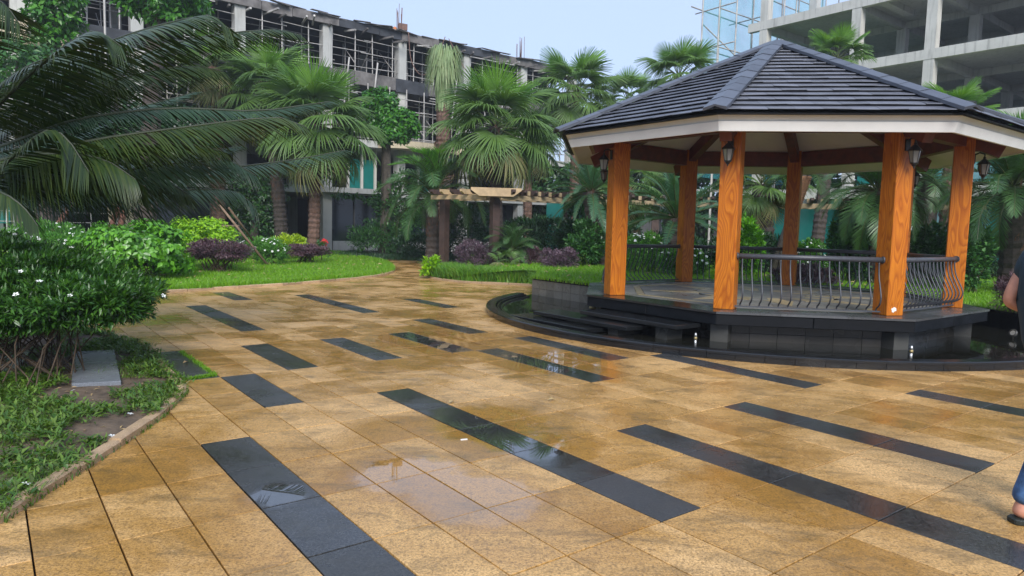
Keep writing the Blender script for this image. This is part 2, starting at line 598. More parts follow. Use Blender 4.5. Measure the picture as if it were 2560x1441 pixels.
M_TREEDARK = leaf_mat('dark_tree_leaf', [(0.014, 0.05, 0.014), (0.025, 0.085, 0.018), (0.05, 0.14, 0.025)], 0.4, 0.2)
M_FAN = leaf_mat('fan_palm_leaf', [(0.065, 0.135, 0.030), (0.125, 0.22, 0.05), (0.09, 0.17, 0.04)], 0.42, 0.3)
M_FANBRIGHT = leaf_mat('fan_palm_young_leaf', [(0.11, 0.24, 0.035), (0.17, 0.33, 0.05), (0.13, 0.28, 0.04)], 0.4, 0.35)
M_FANOLD = leaf_mat('fan_palm_old_leaf', [(0.12, 0.16, 0.05), (0.20, 0.22, 0.08), (0.26, 0.22, 0.10)], 0.6, 0.25)
M_FANDEAD = leaf_mat('dead_palm_leaf', [(0.16, 0.10, 0.055), (0.24, 0.16, 0.09), (0.10, 0.06, 0.035)], 0.8, 0.1)
M_FANTIED = leaf_mat('tied_palm_leaf', [(0.16, 0.24, 0.10), (0.24, 0.33, 0.15), (0.28, 0.32, 0.17)], 0.6, 0.2)
M_PHOENIX = leaf_mat('date_palm_leaflet', [(0.036, 0.092, 0.028), (0.07, 0.155, 0.042), (0.05, 0.12, 0.035)], 0.4, 0.2)
M_PHOENIXLT = leaf_mat('date_palm_fresh_leaflet', [(0.06, 0.19, 0.02), (0.10, 0.28, 0.025), (0.16, 0.36, 0.03)], 0.4, 0.3)
M_CYCAD = leaf_mat('cycad_leaflet', [(0.04, 0.115, 0.055), (0.07, 0.17, 0.08), (0.055, 0.14, 0.065)], 0.38, 0.2)
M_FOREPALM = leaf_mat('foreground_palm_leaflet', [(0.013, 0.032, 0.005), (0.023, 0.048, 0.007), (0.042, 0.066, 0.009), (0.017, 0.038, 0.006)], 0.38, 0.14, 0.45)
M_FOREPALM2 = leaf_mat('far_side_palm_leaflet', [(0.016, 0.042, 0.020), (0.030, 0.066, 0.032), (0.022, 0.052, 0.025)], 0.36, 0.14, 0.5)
M_RACHIS = simple('palm_midrib', (0.055, 0.075, 0.018), 0.45, 0.3, 12)
M_RACHISD = simple('palm_midrib_dark', (0.022, 0.030, 0.012), 0.5, 0.3, 12)
M_TRUNK = simple('palm_trunk_bark', (0.11, 0.062, 0.045), 0.85, 0.55, 11, bmp=0.9, bscale=16)
M_TRUNKDK = simple('dark_palm_bark', (0.055, 0.042, 0.036), 0.85, 0.5, 11, bmp=0.9, bscale=16)
M_BOOT = simple('palm_fibre', (0.12, 0.062, 0.042), 0.9, 0.6, 22, bmp=0.8, bscale=40)
M_BARK = simple('grey_tree_bark', (0.075, 0.062, 0.05), 0.9, 0.45, 9, bmp=0.8, bscale=18)
M_REDBARK = simple('red_brown_bark', (0.14, 0.062, 0.045), 0.8, 0.45, 9, bmp=0.7, bscale=18)
M_TWIG = simple('brown_twig', (0.055, 0.036, 0.02), 0.8, 0.4, 10)
M_STAKE = simple('weathered_stake', (0.20, 0.13, 0.085), 0.85, 0.4, 12)
M_PETALW = simple('white_petal', (0.85, 0.86, 0.82), 0.6)
M_PETALY = simple('yellow_petal', (0.80, 0.42, 0.01), 0.6)
M_PETALR = simple('red_bract', (0.62, 0.03, 0.03), 0.6)
M_PETALP = simple('salmon_bract', (0.75, 0.25, 0.16), 0.6)
M_CONC = concrete('raw_concrete', (0.54, 0.53, 0.49), (0.12, 0.12, 0.11))
M_CONCW = concrete('pale_concrete', (0.46, 0.46, 0.44), (0.16, 0.16, 0.15), 0.55)
M_CONCD = concrete('weathered_dark_concrete', (0.10, 0.10, 0.105), (0.03, 0.03, 0.03), 0.6)
M_CONCS = concrete('slab_concrete', (0.50, 0.50, 0.47), (0.10, 0.10, 0.10), 0.5)
M_FORM = simple('dark_formwork', (0.036, 0.039, 0.047), 0.7, 0.5, 1.5)  # bluish lift in this colour stands in for haze before the building
M_CREAM = concrete('cream_render', (0.52, 0.44, 0.31), (0.25, 0.2, 0.14), 0.5)
M_POLE = simple('scaffold_steel', (0.42, 0.40, 0.38), 0.5, 0.35, 2.0, metal=0.2)
M_PLANK = simple('scaffold_plank', (0.13, 0.12, 0.115), 0.8, 0.5, 2.0)
M_DARKIN = simple('dark_interior', (0.040, 0.046, 0.058), 0.8, 0.5, 0.8)  # interior shade and a bluish haze put into the wall colour
M_GLASS = simple('dark_window_glass', (0.012, 0.018, 0.026), 0.06, 0.4, 0.6)
M_PERGC = simple('pergola_cream_timber', (0.42, 0.30, 0.165), 0.6, 0.25, 4)
M_PERGD = simple('pergola_brown_timber', (0.055, 0.032, 0.026), 0.6, 0.35, 6)
M_PERGS = simple('pergola_sand_timber', (0.33, 0.25, 0.145), 0.65, 0.25, 4)


def net_mat(name, c, op):
    m, nt, p, out = new_mat(name)
    P = pos(nt)
    p.inputs['Base Color'].default_value = (*c, 1)
    p.inputs['Roughness'].default_value = 0.7
    t = N(nt, 'ShaderNodeBsdfTranslucent'); t.inputs[0].default_value = (*c, 1)
    tr = N(nt, 'ShaderNodeBsdfTransparent')
    a = N(nt, 'ShaderNodeMixShader'); a.inputs[0].default_value = 0.5
    nt.links.new(p.outputs[0], a.inputs[1]); nt.links.new(t.outputs[0], a.inputs[2])
    b = N(nt, 'ShaderNodeMixShader')
    nt.links.new(ramp(nt, noise(nt, P, 0.8, 4), [(0.3, grey(op * 0.8)), (0.7, grey(min(1, op * 1.2)))]), b.inputs[0])
    nt.links.new(tr.outputs[0], b.inputs[1]); nt.links.new(a.outputs[0], b.inputs[2])
    nt.links.new(b.outputs[0], out.inputs[0])
    return m


M_NET = net_mat('turquoise_net', (0.10, 0.52, 0.56), 0.40)
M_NETG = net_mat('teal_net', (0.015, 0.30, 0.27), 0.85)
M_SKIN = simple('skin', (0.52, 0.24, 0.155), 0.5, 0.14, 18, bmp=0.15, bscale=60)
M_SHIRT = simple('dark_teal_shirt', (0.012, 0.03, 0.042), 0.8, 0.2, 20)
M_STRIPE = simple('white_stripe', (0.8, 0.82, 0.85), 0.7)
M_CUFF = simple('black_cuff', (0.006, 0.006, 0.008), 0.8)
M_JEANS = simple('blue_denim', (0.045, 0.105, 0.22), 0.85, 0.55, 14, bmp=0.9, bscale=14)
M_RUBBER = simple('dark_green_rubber', (0.012, 0.017, 0.013), 0.6)
M_HAIR = simple('black_hair', (0.012, 0.01, 0.009), 0.5)
M_LITTER = leaf_mat('dry_leaf', [(0.35, 0.22, 0.09), (0.45, 0.34, 0.16), (0.22, 0.13, 0.06)], 0.7, 0.1)

# ================================================================== GROUND, PAVING, LAWNS
def sheet(name, poly, zf, mat, res=0.0, kind='structure'):
    """filled polygon as a sheet, heights from zf(x, y)"""
    import bmesh
    bm = bmesh.new()
    vs = [bm.verts.new((p[0], p[1], 0)) for p in poly]
    bm.faces.new(vs)
    if res > 0:
        xs = [p[0] for p in poly]; ys = [p[1] for p in poly]
        for ax, lo, hi in ((0, min(xs), max(xs)), (1, min(ys), max(ys))):
            k = lo + res
            while k < hi:
                co = (k, 0, 0) if ax == 0 else (0, k, 0)
                no = (1, 0, 0) if ax == 0 else (0, 1, 0)
                bmesh.ops.bisect_plane(bm, geom=bm.verts[:] + bm.edges[:] + bm.faces[:], plane_co=co, plane_no=no)
                k += res
    bmesh.ops.triangulate(bm, faces=bm.faces[:])
    for v in bm.verts: v.co.z = zf(v.co.x, v.co.y)
    for f in bm.faces:
        if f.normal.z < 0: f.normal_flip()
        f.smooth = True
    me = bpy.data.meshes.new(name)
    bm.to_mesh(me); bm.free()
    me.materials.append(mat)
    return tag(link(name, me), kind=kind)


g_me = np_mesh('ground', [(-160, -50, -0.09), (160, -50, -0.09), (160, 290, -0.09), (-160, 290, -0.09)], [(0, 1, 2, 3)], M_GROUND)
ground = tag(link('ground', g_me), kind='structure')

NEAR_EDGE = [(-2.50, 1.2), (-2.53, 2.6), (-2.54, 3.36), (-2.57, 3.76), (-2.60, 4.26), (-2.64, 4.75), (-2.70, 5.25), (-2.83, 5.86), (-2.89, 6.10), (-3.10, 6.45), (-3.52, 7.04), (-4.22, 7.98), (-5.4, 9.0), (-7.5, 9.7), (-12, 9.4)]
NEAR_BED = [tuple(p) for p in catmull(NEAR_EDGE, 90)] + [(-14, 9.0), (-14, 1.2)]
MID_EDGE = [(-14, 8.9), (-11.0, 10.6), (-9.2, 12.2), (-7.72, 13.9), (-6.79, 15.04), (-5.62, 16.73), (-4.62, 18.56), (-4.02, 20.28), (-3.84, 21.4), (-3.86, 22.7), (-4.15, 24.4), (-4.73, 26.6), (-5.6, 28.6), (-7.25, 31.3)]
MID_CURVE = [tuple(p) for p in catmull(MID_EDGE, 110)]
MID_LAWN = MID_CURVE + [(-8.5, 36), (-12, 37), (-40, 37), (-40, 9)]
RIGHT_EDGE = [(0.66, 18.4), (-0.33, 18.67), (-1.43, 19.0), (-2.27, 20.06), (-2.71, 21.24), (-2.88, 22.9), (-2.72, 26.0), (-2.3, 28.4), (-2.6, 33)]
RIGHT_CURVE = [tuple(p) for p in catmull(RIGHT_EDGE, 60)]
WALL_L = [(1.95, 13.72), (1.78, 13.97), (1.42, 14.48), (1.04, 15.02), (0.51, 15.82)]
WALL_R = [(7.45, 13.5), (8.25, 13.35), (8.42, 12.5), (8.42, 11.4), (8.55, 10.75), (9.05, 10.35), (9.75, 10.4)]
BASIN_C, BASIN_R = (4.557, 12.982), 5.0
GZ_C, GZ_ROT, GZ_Z = (4.456, 12.277), -2.8799, 0.474


def zlawn(x, y):
    a = min(1, max(0, (x + 2.7) / 3.2)); a = a * a * (3 - 2 * a)
    b = min(1, max(0, (x - 7.0) / 1.5))
    d = min(1, max(0, (y - 20) / 14))
    return 0.06 + a * (0.355 - 0.08 * b) * (1 - 0.55 * d)


RIGHT_LAWN = [WALL_L[-1]] + [(0.66, 18.4)] + RIGHT_CURVE[1:] + [(-2.0, 37), (30, 46), (40, 30), (40, 10.5)] + WALL_R[::-1] + [(6.9, 13.9), (4.5, 15.0), (2.6, 14.6)] + WALL_L[:-1]
lawn_l = sheet('lawn', MID_LAWN, lambda x, y: 0.045 + 0.06 * min(1, max(0, (y - 20) / 15)) + 0.012 * math.sin(x * 1.7) * math.sin(y * 1.3), M_LAWN, 1.0)
lawn_r = sheet('lawn', RIGHT_LAWN, zlawn, M_LAWN, 1.0)
soil = sheet('flower_bed_soil', NEAR_BED, lambda x, y: 0.03 + 0.018 * math.sin(x * 3.1 + y) * math.sin(y * 2.7) + 0.012 * math.sin(x * 9 + y * 5), M_SOIL, 0.3)
path_back = sheet('footpath', [(-30, 23.6), (-11.5, 23.3), (-11.5, 24.0), (-30, 24.6)], lambda x, y: 0.13, M_KERB)

# --- the paving: a grid of stone tiles, 0.34 x 0.67 m, with black strips
YAW, TW, TL = 0.6514, 0.3387, 0.6669
GO = np.array([-2.1332, 4.6873])
GA = np.array([math.cos(YAW), math.sin(YAW)]); GB = np.array([math.sin(YAW), -math.cos(YAW)])
rows = [8, 7, 6, 5, 4, 3, 2, 1, 0, -1.1, -2.1, -3.15]
while rows[-1] > -34: rows.append(rows[-1] - 0.85)
STRIPS = [(0, 8, -0.05), (2, -1, -3.15), (1, -3.1, -5.75), (4, -3.1, -5.75), (7, -3.1, -5.75), (10, -3.1, -5.75), (13, -4.8, -7.45), (5, -7.6, -12.6), (8, -13.2, -15.9),
          (12, -9.0, -14.2), (17, -9.0, -11.8), (11, 0.05, -3.2), (14, -1.05, -4.1), (16, 2.05, -1.15), (5, 4.05, -1.15), (8, 7.05, 1.95), (12, 5.05, 1.95), (18, 6.05, 2.95), (3, 8.05, 6.95), (15, 7.05, 5.95)]
PLAZA = NEAR_BED


def paved(x, y):
    x = np.asarray(x); y = np.asarray(y)
    ok = (y > 0.4) & (x > -13) & (x < 12.5) & (y < 30)
    ok &= ~in_poly(x, y, NEAR_BED) & ~in_poly(x, y, MID_LAWN) & ~in_poly(x, y, RIGHT_LAWN)
    ok &= np.hypot(x - BASIN_C[0], y - BASIN_C[1]) > BASIN_R - 0.12
    ok &= ~((x > 8.6) & (y > 10.2))
    return ok


pave = tag(sheet('pavement', [(-13, 0.3), (13, 0.3), (13, 30), (-13, 30)], lambda x, y: -0.05, M_GROUT), kind='structure')
tiles = []
for ri in range(len(rows) - 1):
    v1, v0 = rows[ri], rows[ri + 1]
    vc = (v0 + v1) / 2
    for u in range(-30, 46):
        q = GO + GA * ((u + 0.5) * TW) + GB * (vc * TL)
        cs = [GO + GA * ((u + a) * TW) + GB * ((vc + b * (v1 - v0)) * TL) for a in (0, 1) for b in (-0.5, 0.5)]
        if not paved([c[0] for c in cs], [c[1] for c in cs]).any(): continue
        blk = any(u == s[0] and s[2] - 0.05 <= vc <= s[1] for s in STRIPS)
        # visible in the picture?
        rel = Vector((q[0], q[1], -CAM_H)); dz = rel.dot(fwd)
        if dz < 0.3: continue
        sx = 1280 + F_PX * rel.dot(right) / dz; sy = 720 - F_PX * rel.dot(up) / dz
        vis = -150 < sx < 2710 and sy < 1560
        if not (-1200 < sx < 4600): continue
        tiles.append((dz if vis else dz + 1000, q, v1 - v0, blk, u))
tiles.sort(key=lambda t: t[0])


def tile_box():
    b = MB().box((0, 0, -0.02), (TW - 0.0085, TL - 0.0085, 0.04))
    return b


tan_me = tile_box().mesh('paving_tile', M_TAN, bevel=0.0018)
blk_me = tile_box().mesh('paving_tile', M_BLACK, bevel=0.0018)
far_v = {False: MB(), True: MB()}
for i, (dz, q, rl, blk, u) in enumerate(tiles):
    jz = random.uniform(-0.0012, 0.0012)
    rot = (random.gauss(0, 0.0007), random.gauss(0, 0.0007), YAW)
    if i < 300:
        o = link('paving_tile', blk_me if blk else tan_me, pave, (q[0], q[1], jz), rot, (1, rl, 1))
        if blk: o['label'] = 'black polished granite paving tile'
    else:
        M = Matrix.Translation((q[0], q[1], jz)) @ Matrix.Rotation(YAW, 4, 'Z')
        far_v[blk].box((0, 0, 0), (1, 1, 1), M=M @ Matrix.Translation((0, 0, -0.02)) @ Matrix.Diagonal((TW - 0.009, TL * rl - 0.009, 0.04, 1)))
far_v[False].build('far_paving_tiles', M_TAN, pave, kind='stuff')
far_v[True].build('far_black_paving_tiles', M_BLACK, pave, kind='stuff')


def kerb(name, curve, label, w=0.085, h=0.07, seg=0.48, z=0.0, mat=None, inset=1):
    root = tag(empty(name, (curve[0][0], curve[0][1], z)), kind='structure')
    P = np.array(curve)
    d = np.r_[0, np.cumsum(np.hypot(*(P[1:] - P[:-1]).T))]
    n = max(1, int(d[-1] / seg))
    base = Vector((curve[0][0], curve[0][1], z))
    for i in range(n):
        s = np.linspace(d[-1] * i / n + 0.006, d[-1] * (i + 1) / n - 0.006, 4)
        x = np.interp(s, d, P[:, 0]); y = np.interp(s, d, P[:, 1])
        t = np.stack([np.gradient(x), np.gradient(y)], 1); t /= np.linalg.norm(t, axis=1)[:, None]
        nn = np.stack([-t[:, 1], t[:, 0]], 1)
        dz = random.uniform(-0.006, 0.006)
        m = MB()
        vs, fs = [], []
        for k in range(4):
            for o_, zz in ((0, -0.04), (0, h - 0.012), (0.012, h), (w - 0.012, h), (w, h - 0.012), (w, -0.04)):
                vs.append((x[k] + nn[k, 0] * o_ * inset - base.x, y[k] + nn[k, 1] * o_ * inset - base.y, zz + (dz if zz > 0 else 0)))
        for k in range(3):
            for j in range(5):
                fs.append((k * 6 + j, k * 6 + j + 1, k * 6 + 6 + j + 1, k * 6 + 6 + j))
        fs += [(0, 1, 2, 3, 4, 5), (23, 22, 21, 20, 19, 18)]
        m.add(vs, fs)
        m.build('kerb_stone', mat or M_KERB, root)
    return root


kerb('kerb', [p for p in NEAR_BED[:-2] if p[0] > -6 and p[1] > 2.0], '', h=0.055)
kerb('kerb', [p for p in MID_CURVE if p[0] > -9.5 and p[1] < 31], '', w=0.1, h=0.06, seg=0.6)
kerb('kerb', [(0.62, 18.42)] + RIGHT_CURVE[2:48], '', w=0.08, h=0.06, seg=0.7, inset=-1)

# ================================================================== BASIN
bx, by = BASIN_C
pool = tag(MB().lathe([(0.01, 0.0), (BASIN_R - 0.02, 0.0)], 96, (bx, by, 0.032), smooth=False).build('pool_water', M_WATER), kind='structure')
pool_floor = None
rim = tag(empty('pool_edging', (bx, by, 0)), 'low black granite rim curving around the shallow pool in front of the gazebo', 'pool edging')
a0, a1 = math.radians(152), math.radians(152 + 170)


def ring_block(r0, r1, ta, tb, z0, z1, n=4, rnd=0.02):
    m = MB()
    prof = [(r1, z0), (r1, z1 - rnd), (r1 - rnd, z1), (r0 + rnd, z1), (r0, z1 - rnd), (r0, z0)]
    vs, fs = [], []
    for k in range(n + 1):
        t = ta + (tb - ta) * k / n
        for r, z in prof: vs.append((r * math.cos(t), r * math.sin(t), z))
    q = len(prof)
    for k in range(n):
        for j in range(q - 1): fs.append((k * q + j, k * q + j + 1, (k + 1) * q + j + 1, (k + 1) * q + j))
    fs += [tuple(range(q)), tuple(reversed(range(n * q, n * q + q)))]
    return m.add(vs, fs)


nb = 44
for i in range(nb):
    ta = a0 + (a1 - a0) * i / nb + 0.0006; tb = a0 + (a1 - a0) * (i + 1) / nb - 0.0006
    ring_block(BASIN_R - 0.02, BASIN_R + 0.02, ta, tb, -0.03, 0.078, rnd=0.003).build('rim_tile', M_BASALT, rim)
for i in range(22):
    ta = a0 + (a1 - a0) * i / 22 + 0.0004; tb = a0 + (a1 - a0) * (i + 1) / 22 - 0.0004
    ring_block(BASIN_R - 0.15, BASIN_R + 0.035, ta, tb, 0.078, 0.112, n=6, rnd=0.012).build('coping_stone', M_BASALT, rim)
ring_block(BASIN_R - 0.20, BASIN_R - 0.165, a0, a1, 0.0, 0.088, n=80, rnd=0.008).build('inner_lip', M_BASALT, rim)
ring_block(BASIN_R - 0.28, BASIN_R - 0.235, a0, a1, 0.0, 0.06, n=80, rnd=0.008).build('inner_ledge', M_BASALT, rim)


def retaining_wall(name, line, ztop, label, rowsz=2, tw=0.3, capdir=1):
    root = tag(empty(name, (line[0][0], line[0][1], 0)), label, 'retaining wall')
    P = np.array(catmull(line, 40)); base = P[0].copy()
    d = np.r_[0, np.cumsum(np.hypot(*(P[1:] - P[:-1]).T))]
    n = int(d[-1] / tw)
    core = MB()
    for i in range(n):
        s = [d[-1] * i / n, d[-1] * (i + 1) / n]
        x = np.interp(s, d, P[:, 0]) - base[0]; y = np.interp(s, d, P[:, 1]) - base[1]
        core.beam((x[0], y[0], ztop / 2 - 0.03), (x[1], y[1], ztop / 2 - 0.03), 0.10, ztop - 0.03)
        hz = (ztop - 0.05) / rowsz
        for r in range(rowsz):
            dx = (x[1] - x[0]); dy = (y[1] - y[0]); L = math.hypot(dx, dy)
            nx, ny = -dy / L * capdir, dx / L * capdir
            off = 0.055 + random.uniform(0, 0.006)
            c = ((x[0] + x[1]) / 2 + nx * off, (y[0] + y[1]) / 2 + ny * off, hz * (r + 0.5) - 0.01)
            MB().box(c, (L - 0.006, 0.02, hz - 0.008), math.atan2(dy, dx)).build('wall_tile', M_RETTILE, root)
        MB().beam((x[0], y[0], ztop - 0.02), (x[1], y[1], ztop - 0.02), 0.19, 0.04).build('coping_stone', M_BASALT, root)
    core.build('wall_core', M_BASALT_ROUGH, root)
    return root


retaining_wall('retaining_wall', WALL_L, 0.44, 'short grey tiled retaining wall with black coping left of the gazebo, lawn behind it', 2, 0.27, 1)
retaining_wall('retaining_wall', WALL_R, 0.34, 'dark retaining wall along the lawn edge at the right side of the pool', 2, 0.4, 1)
MB()

# ================================================================== GAZEBO
gx, gy = GZ_C
GZ = tag(empty('gazebo', (gx, gy, 0)), 'octagonal wooden gazebo with slate roof and white fascia standing over the dark pool', 'gazebo')


def ang(k): return GZ_ROT + k * PI / 4


def gpt(R, k, z): return Vector((R * math.cos(ang(k)), R * math.sin(ang(k)), z))


def octa(m, prof, cap0=False, cap1=False):
    """loft octagonal rings given as (R, z)"""
    vs = [gpt(R, k, z) for R, z in prof for k in range(8)]
    fs = []
    for i in range(len(prof) - 1):
        for k in range(8):
            j = (k + 1) % 8
            fs.append((i * 8 + k, i * 8 + j, (i + 1) * 8 + j, (i + 1) * 8 + k))
    if cap0: fs.append(tuple(reversed(range(8))))
    if cap1: fs.append(tuple(range((len(prof) - 1) * 8, len(prof) * 8)))
    return m.add(vs, fs)


PR = 3.32
# platform: base wall, pier under each corner, overhanging slab made of edge stones
MBp = MB(); octa(MBp, [(2.92, -0.02), (2.92, 0.30)], cap1=True)
base = MBp.build('platform_base', M_BASALT_ROUGH, GZ)
for k in range(8):                                               # wall tiles of the base
    a_, b_ = gpt(2.935, k, 0), gpt(2.935, k + 1, 0)
    nt_ = 6
    for r in range(2):
        for i in range(nt_):
            p0 = a_.lerp(b_, i / nt_); p1 = a_.lerp(b_, (i + 1) / nt_)
            L = (p1 - p0).length
            MB().box(((p0.x + p1.x) / 2, (p0.y + p1.y) / 2, 0.075 + 0.14 * r), (L - 0.006, 0.02, 0.134), math.atan2(p1.y - p0.y, p1.x - p0.x)).build('base_tile', M_BASETILE, base)
for k in range(8):
    MB().box(gpt(3.0, k, 0.13), (0.24, 0.24, 0.31), ang(k)).build('pier', M_WALLTILE, GZ)
MBs = MB(); octa(MBs, [(PR - 0.06, 0.288), (PR - 0.06, 0.462)], cap0=True, cap1=True)
floor = MBs.build('floor', M_BASALT_ROUGH, GZ)
for k in range(8):
    a_, b_ = gpt(PR - 0.03, k, 0), gpt(PR - 0.03, k + 1, 0)
    d_ = (b_ - a_).normalized()
    for i in range(2):
        p0 = a_.lerp(b_, i / 2) + d_ * (0.002 if i else -0.01); p1 = a_.lerp(b_, (i + 1) / 2) - d_ * (0.002 if i == 0 else -0.01)
        MB().beam(p0 + Vector((0, 0, 0.366)), p1 + Vector((0, 0, 0.366)), 0.05, 0.150).build('fascia_stone', M_BASALT_ROUGH, floor, bevel=0.006)
    for i in range(3):                                              # edge paving stones, trapezoids
        t0, t1 = i / 3, (i + 1) / 3
        o0, o1 = gpt(PR + 0.02, k, 0).lerp(gpt(PR + 0.02, k + 1, 0), t0), gpt(PR + 0.02, k, 0).lerp(gpt(PR + 0.02, k + 1, 0), t1)
        i0, i1 = gpt(2.72, k, 0).lerp(gpt(2.72, k + 1, 0), t0), gpt(2.72, k, 0).lerp(gpt(2.72, k + 1, 0), t1)
        c_ = (o0 + o1 + i0 + i1) / 4
        q_ = [c_ + (v - c_) * 0.996 for v in (o0, o1, i1, i0)]
        MB().prism(q_, 0.444, 0.474).build('edge_stone', M_BASALT if k in (0,) else M_EDGE, floor)
for k in range(8):                                                  # tan band and dark field
    o0, o1, i0, i1 = gpt(2.42, k, 0), gpt(2.42, k + 1, 0), gpt(2.29, k, 0), gpt(2.29, k + 1, 0)
    MB().prism([o0, o1, i1, i0], 0.46, 0.475).build('tan_border_stone', M_FLOORTAN, floor)
    o0, o1, i0, i1 = gpt(2.71, k, 0), gpt(2.71, k + 1, 0), gpt(2.425, k, 0), gpt(2.425, k + 1, 0)
    MB().prism([o0, o1, i1, i0], 0.46, 0.472).build('border_stone', M_FLOORSTONE, floor)
    rr = [2.28, 1.75, 1.25]
    for j in range(2):
        for s in range(3):
            o0 = gpt(rr[j], k, 0).lerp(gpt(rr[j], k + 1, 0), s / 3); o1 = gpt(rr[j], k, 0).lerp(gpt(rr[j], k + 1, 0), (s + 1) / 3)
            i0 = gpt(rr[j + 1], k, 0).lerp(gpt(rr[j + 1], k + 1, 0), s / 3); i1 = gpt(rr[j + 1], k, 0).lerp(gpt(rr[j + 1], k + 1, 0), (s + 1) / 3)
            c_ = (o0 + o1 + i0 + i1) / 4
            MB().prism([c_ + (v - c_) * 0.985 for v in (o0, o1, i1, i0)], 0.455, 0.472 + random.uniform(-0.001, 0.001)).build('field_stone', M_FLOORSTONE, floor)
for s in range(24):
    t0, t1 = 2 * PI * s / 24 + 0.003, 2 * PI * (s + 1) / 24 - 0.003
    pts = [(1.15 * math.cos(t0), 1.15 * math.sin(t0)), (1.15 * math.cos(t1), 1.15 * math.sin(t1)), (0.72 * math.cos(t1), 0.72 * math.sin(t1)), (0.72 * math.cos(t0), 0.72 * math.sin(t0))]
    MB().prism(pts, 0.455, 0.4755).build('circle_stone', M_FLOORTAN if s % 2 else M_FLOORSTONE, floor)
for s in range(8):                                                  # star points
    t = ang(0) + s * PI / 4 + PI / 8
    tip = Vector((1.95 * math.cos(t), 1.95 * math.sin(t), 0))
    l_ = Vector((1.16 * math.cos(t - 0.2), 1.16 * math.sin(t - 0.2), 0)); r_ = Vector((1.16 * math.cos(t + 0.2), 1.16 * math.sin(t + 0.2), 0))
    MB().prism([l_, tip, r_], 0.455, 0.477).build('star_stone', M_FLOORTAN, floor)
MB().lathe([(0.01, 0.4745), (0.71, 0.4745)], 40, smooth=False).build('centre_stone', M_FLOORSTONE, floor)

# columns
SOF_S = 0.46
ZE, ZT, RE, RT, ZA = 2.852, 3.054, 3.687, 3.777, 4.794


def zsof(r): return ZE + SOF_S * (RE - r)


col_me = MB().box((0, 0, 1.40), (0.27, 0.27, 2.80)).mesh('column', M_WOOD, bevel=0.008)
for k in range(8):
    o = link('column', col_me, GZ, gpt(2.842, k, GZ_Z), (0, 0, ang(k)))
    if k == 2: o['label'] = 'column with a chipped white patch near its foot'
# chipped patch at the foot of the front right column
pc = MB(); pts = []
for i in range(11):
    t = 2 * PI * i / 11; r = 0.035 * (0.6 + 0.7 * random.random())
    pts.append((r * 1.3 * math.cos(t), r * math.sin(t)))
patch = MB().prism(pts, 0, 0.002).build('chipped_patch', M_WHITE, GZ)
nrm = Vector((math.cos(ang(2)), math.sin(ang(2)), 0)); tg = Vector((-nrm.y, nrm.x, 0))
patch.matrix_parent_inverse = Matrix.Identity(4)
pl = gpt(2.842, 2, 0.56) + nrm * 0.1352 - tg * 0.02
patch.matrix_local = Matrix(((tg.x, 0, nrm.x, pl.x), (tg.y, 0, nrm.y, pl.y), (0, 1, 0, pl.z), (0, 0, 0, 1)))

# ring beams, rafters with tails
for k in range(8):
    a_, b_ = gpt(2.842, k, 3.10), gpt(2.842, k + 1, 3.10)
    d_ = (b_ - a_).normalized()
    MB().beam(a_ + d_ * 0.14, b_ - d_ * 0.14, 0.15, 0.30).build('ring_beam', M_REDWOOD, GZ)
    r1, r0 = 3.34, 0.25
    p1 = gpt(r1, k, zsof(r1) - 0.135); p0 = gpt(r0, k, zsof(r0) - 0.135)
    MB().beam(p0, p1, 0.16, 0.24).build('rafter', M_REDWOOD, GZ)
    # small bracket under the fascia line, along the ring
    MB().beam(gpt(2.842, k, 2.93) - (b_ - a_).normalized() * 0.0, gpt(3.10, k, 2.93), 0.12, 0.10).build('bracket', M_REDWOOD, GZ)
MB().lathe([(0.28, 4.02), (0.28, 4.5)], 8, smooth=False).build('king_post', M_REDWOOD, GZ)
ms = MB(); octa(ms, [(3.66, ZE + 0.01), (0.02, ZE + 0.01 + SOF_S * 3.64)]); ms.build('soffit', M_SOFFIT, GZ)
for k in range(8):                                                   # fascia boards, two courses
    for nm, prof in (('lower_fascia_board', [(RE - 0.04, ZE), (RE, ZE), (RE + 0.05, ZE + 0.118), (RE - 0.03, ZE + 0.118)]), ('upper_fascia_board', [(RE - 0.03, ZE + 0.124), (RE + 0.004, ZE + 0.124), (RT + 0.02, ZT), (RE - 0.03, ZT)])):
        vs = [gpt(R, k, z) for R, z in prof] + [gpt(R, k + 1, z) for R, z in prof]
        m = MB().add(vs, [(0, 1, 5, 4), (1, 2, 6, 5), (2, 3, 7, 6), (3, 0, 4, 7), (3, 2, 1, 0), (4, 5, 6, 7)])
        m.build(nm, M_WHITE, GZ)

